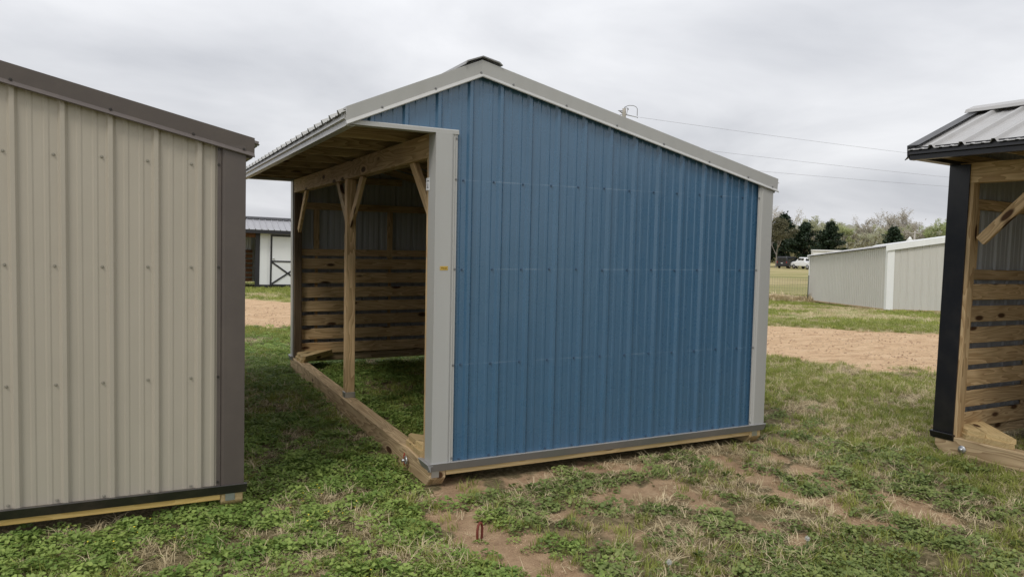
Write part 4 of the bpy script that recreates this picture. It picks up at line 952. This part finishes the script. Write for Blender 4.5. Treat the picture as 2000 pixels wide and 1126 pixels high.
def d_fg(x, y): return sig(fbm(x * .5, y * .5, 41), .47, .12) * (1 - trackmask(x, y))**3
def d_fs(x, y): return sig(fbm(x * .5, y * .5, 41), .52, -.12) * (1 - trackmask(x, y)) * .8
build('field_grass', 36000, 16, 46, d_fg, PFG, .5, 1.1, 'green grass beyond the dirt track')
build('field_straw', 36000, 16, 46, d_fs, PFS, .4, .9, 'dry yellow grass beyond the dirt track')
# tall dry weeds at the foot of the fence
x = []; 
for i in range(900): t = random.random(); p = fa.lerp(fb, t); x.append((p.x + random.gauss(0, .35), p.y + random.gauss(0, .35)))
x = np.array(x); scatter('fence_weeds', np.stack([x[:, 0], x[:, 1], groundz(x[:, 0], x[:, 1])], -1), PFS, 1.5, 3.6, 'tall dry weeds along the foot of the wire fence', .15)
# loose clods and pebbles on the bare soil and the track
def clod(rn):
    bm = bmesh.new(); bmesh.ops.create_icosphere(bm, subdivisions=1, radius=.01)
    for q in bm.verts: q.co *= rn.uniform(.6, 1.2); q.co.z *= .7
    v = [tuple(q.co) for q in bm.verts]; f = [tuple(e.index for e in q.verts) for q in bm.faces]; bm.free(); return v, f
CLOD = leaf('dry_clods', (.26, .165, .10), (.56, .42, .29), .0, .95, 2., .1); PK = protos('soil_clod', [clod(rn) for i in range(4)], [CLOD])
build('soil_clods', 60000, 3.0, 9, lambda x, y: np.clip(soilmask(x, y) * .5 + .12 * wornmask(x, y), 0, 1) * sig(fbm(x * 5, y * 5, 71), .48, .3), PK, .15, .8, 'loose clods and grit on the bare soil', 1.)
build('track_clods', 60000, 10, 26, lambda x, y: .5 * trackmask(x, y) * sig(fbm(x * 1.2, y * 1.2, 72), .52, .2), PK, .6, 2.6, 'clods and stones on the dirt track', 1.)
# tiny yellow flowers
x, y = wedge(900, 3.2, 9); k = (zone_left(x, y) > .5) & (fbm(x * 1.1, y * 1.1, 51) > .56) & ~blocked(x, y); x, y = x[k], y[k]
FLW = plain('yellow_petals', (.75, .58, .04), .6)
fm = clover(np.random.default_rng(3), 3, .02, .005, .07); pf = protos('yellow_flower', [fm], [FLW])
scatter('yellow_flowers', np.stack([x, y, groundz(x, y)], -1), pf, .7, 1.1, 'tiny yellow flowers dotted through the clover')
# dandelion seed heads
FLUFF = plain('dandelion_fluff', (.55, .55, .52), .9); STEM = plain('dandelion_stem', (.13, .18, .07), .6)
for px, py, lab in ((1305, 1122, 'white dandelion seed head at the bottom edge of the picture'), (1575, 1074, 'white dandelion seed head in the weeds right of the bare soil')):
    p = gp(px, py); d = empty('dandelion', (p[0], p[1], p[2]), label=lab, cat='dandelion')
    tube('stem', d, [((0, 0, -.02), .003), ((.004, 0, .06), .0025)], STEM, 5)
    pts = rng.normal(size=(420, 3)); pts /= np.linalg.norm(pts, axis=1)[:, None]; v, f = cards(pts * rng.uniform(.4, 1, 420)[:, None] * .015 + np.array([.004, 0, .066]), .0022, rng)
    link('seed_head', mesh('seed_head', v, f, [FLUFF]), d)
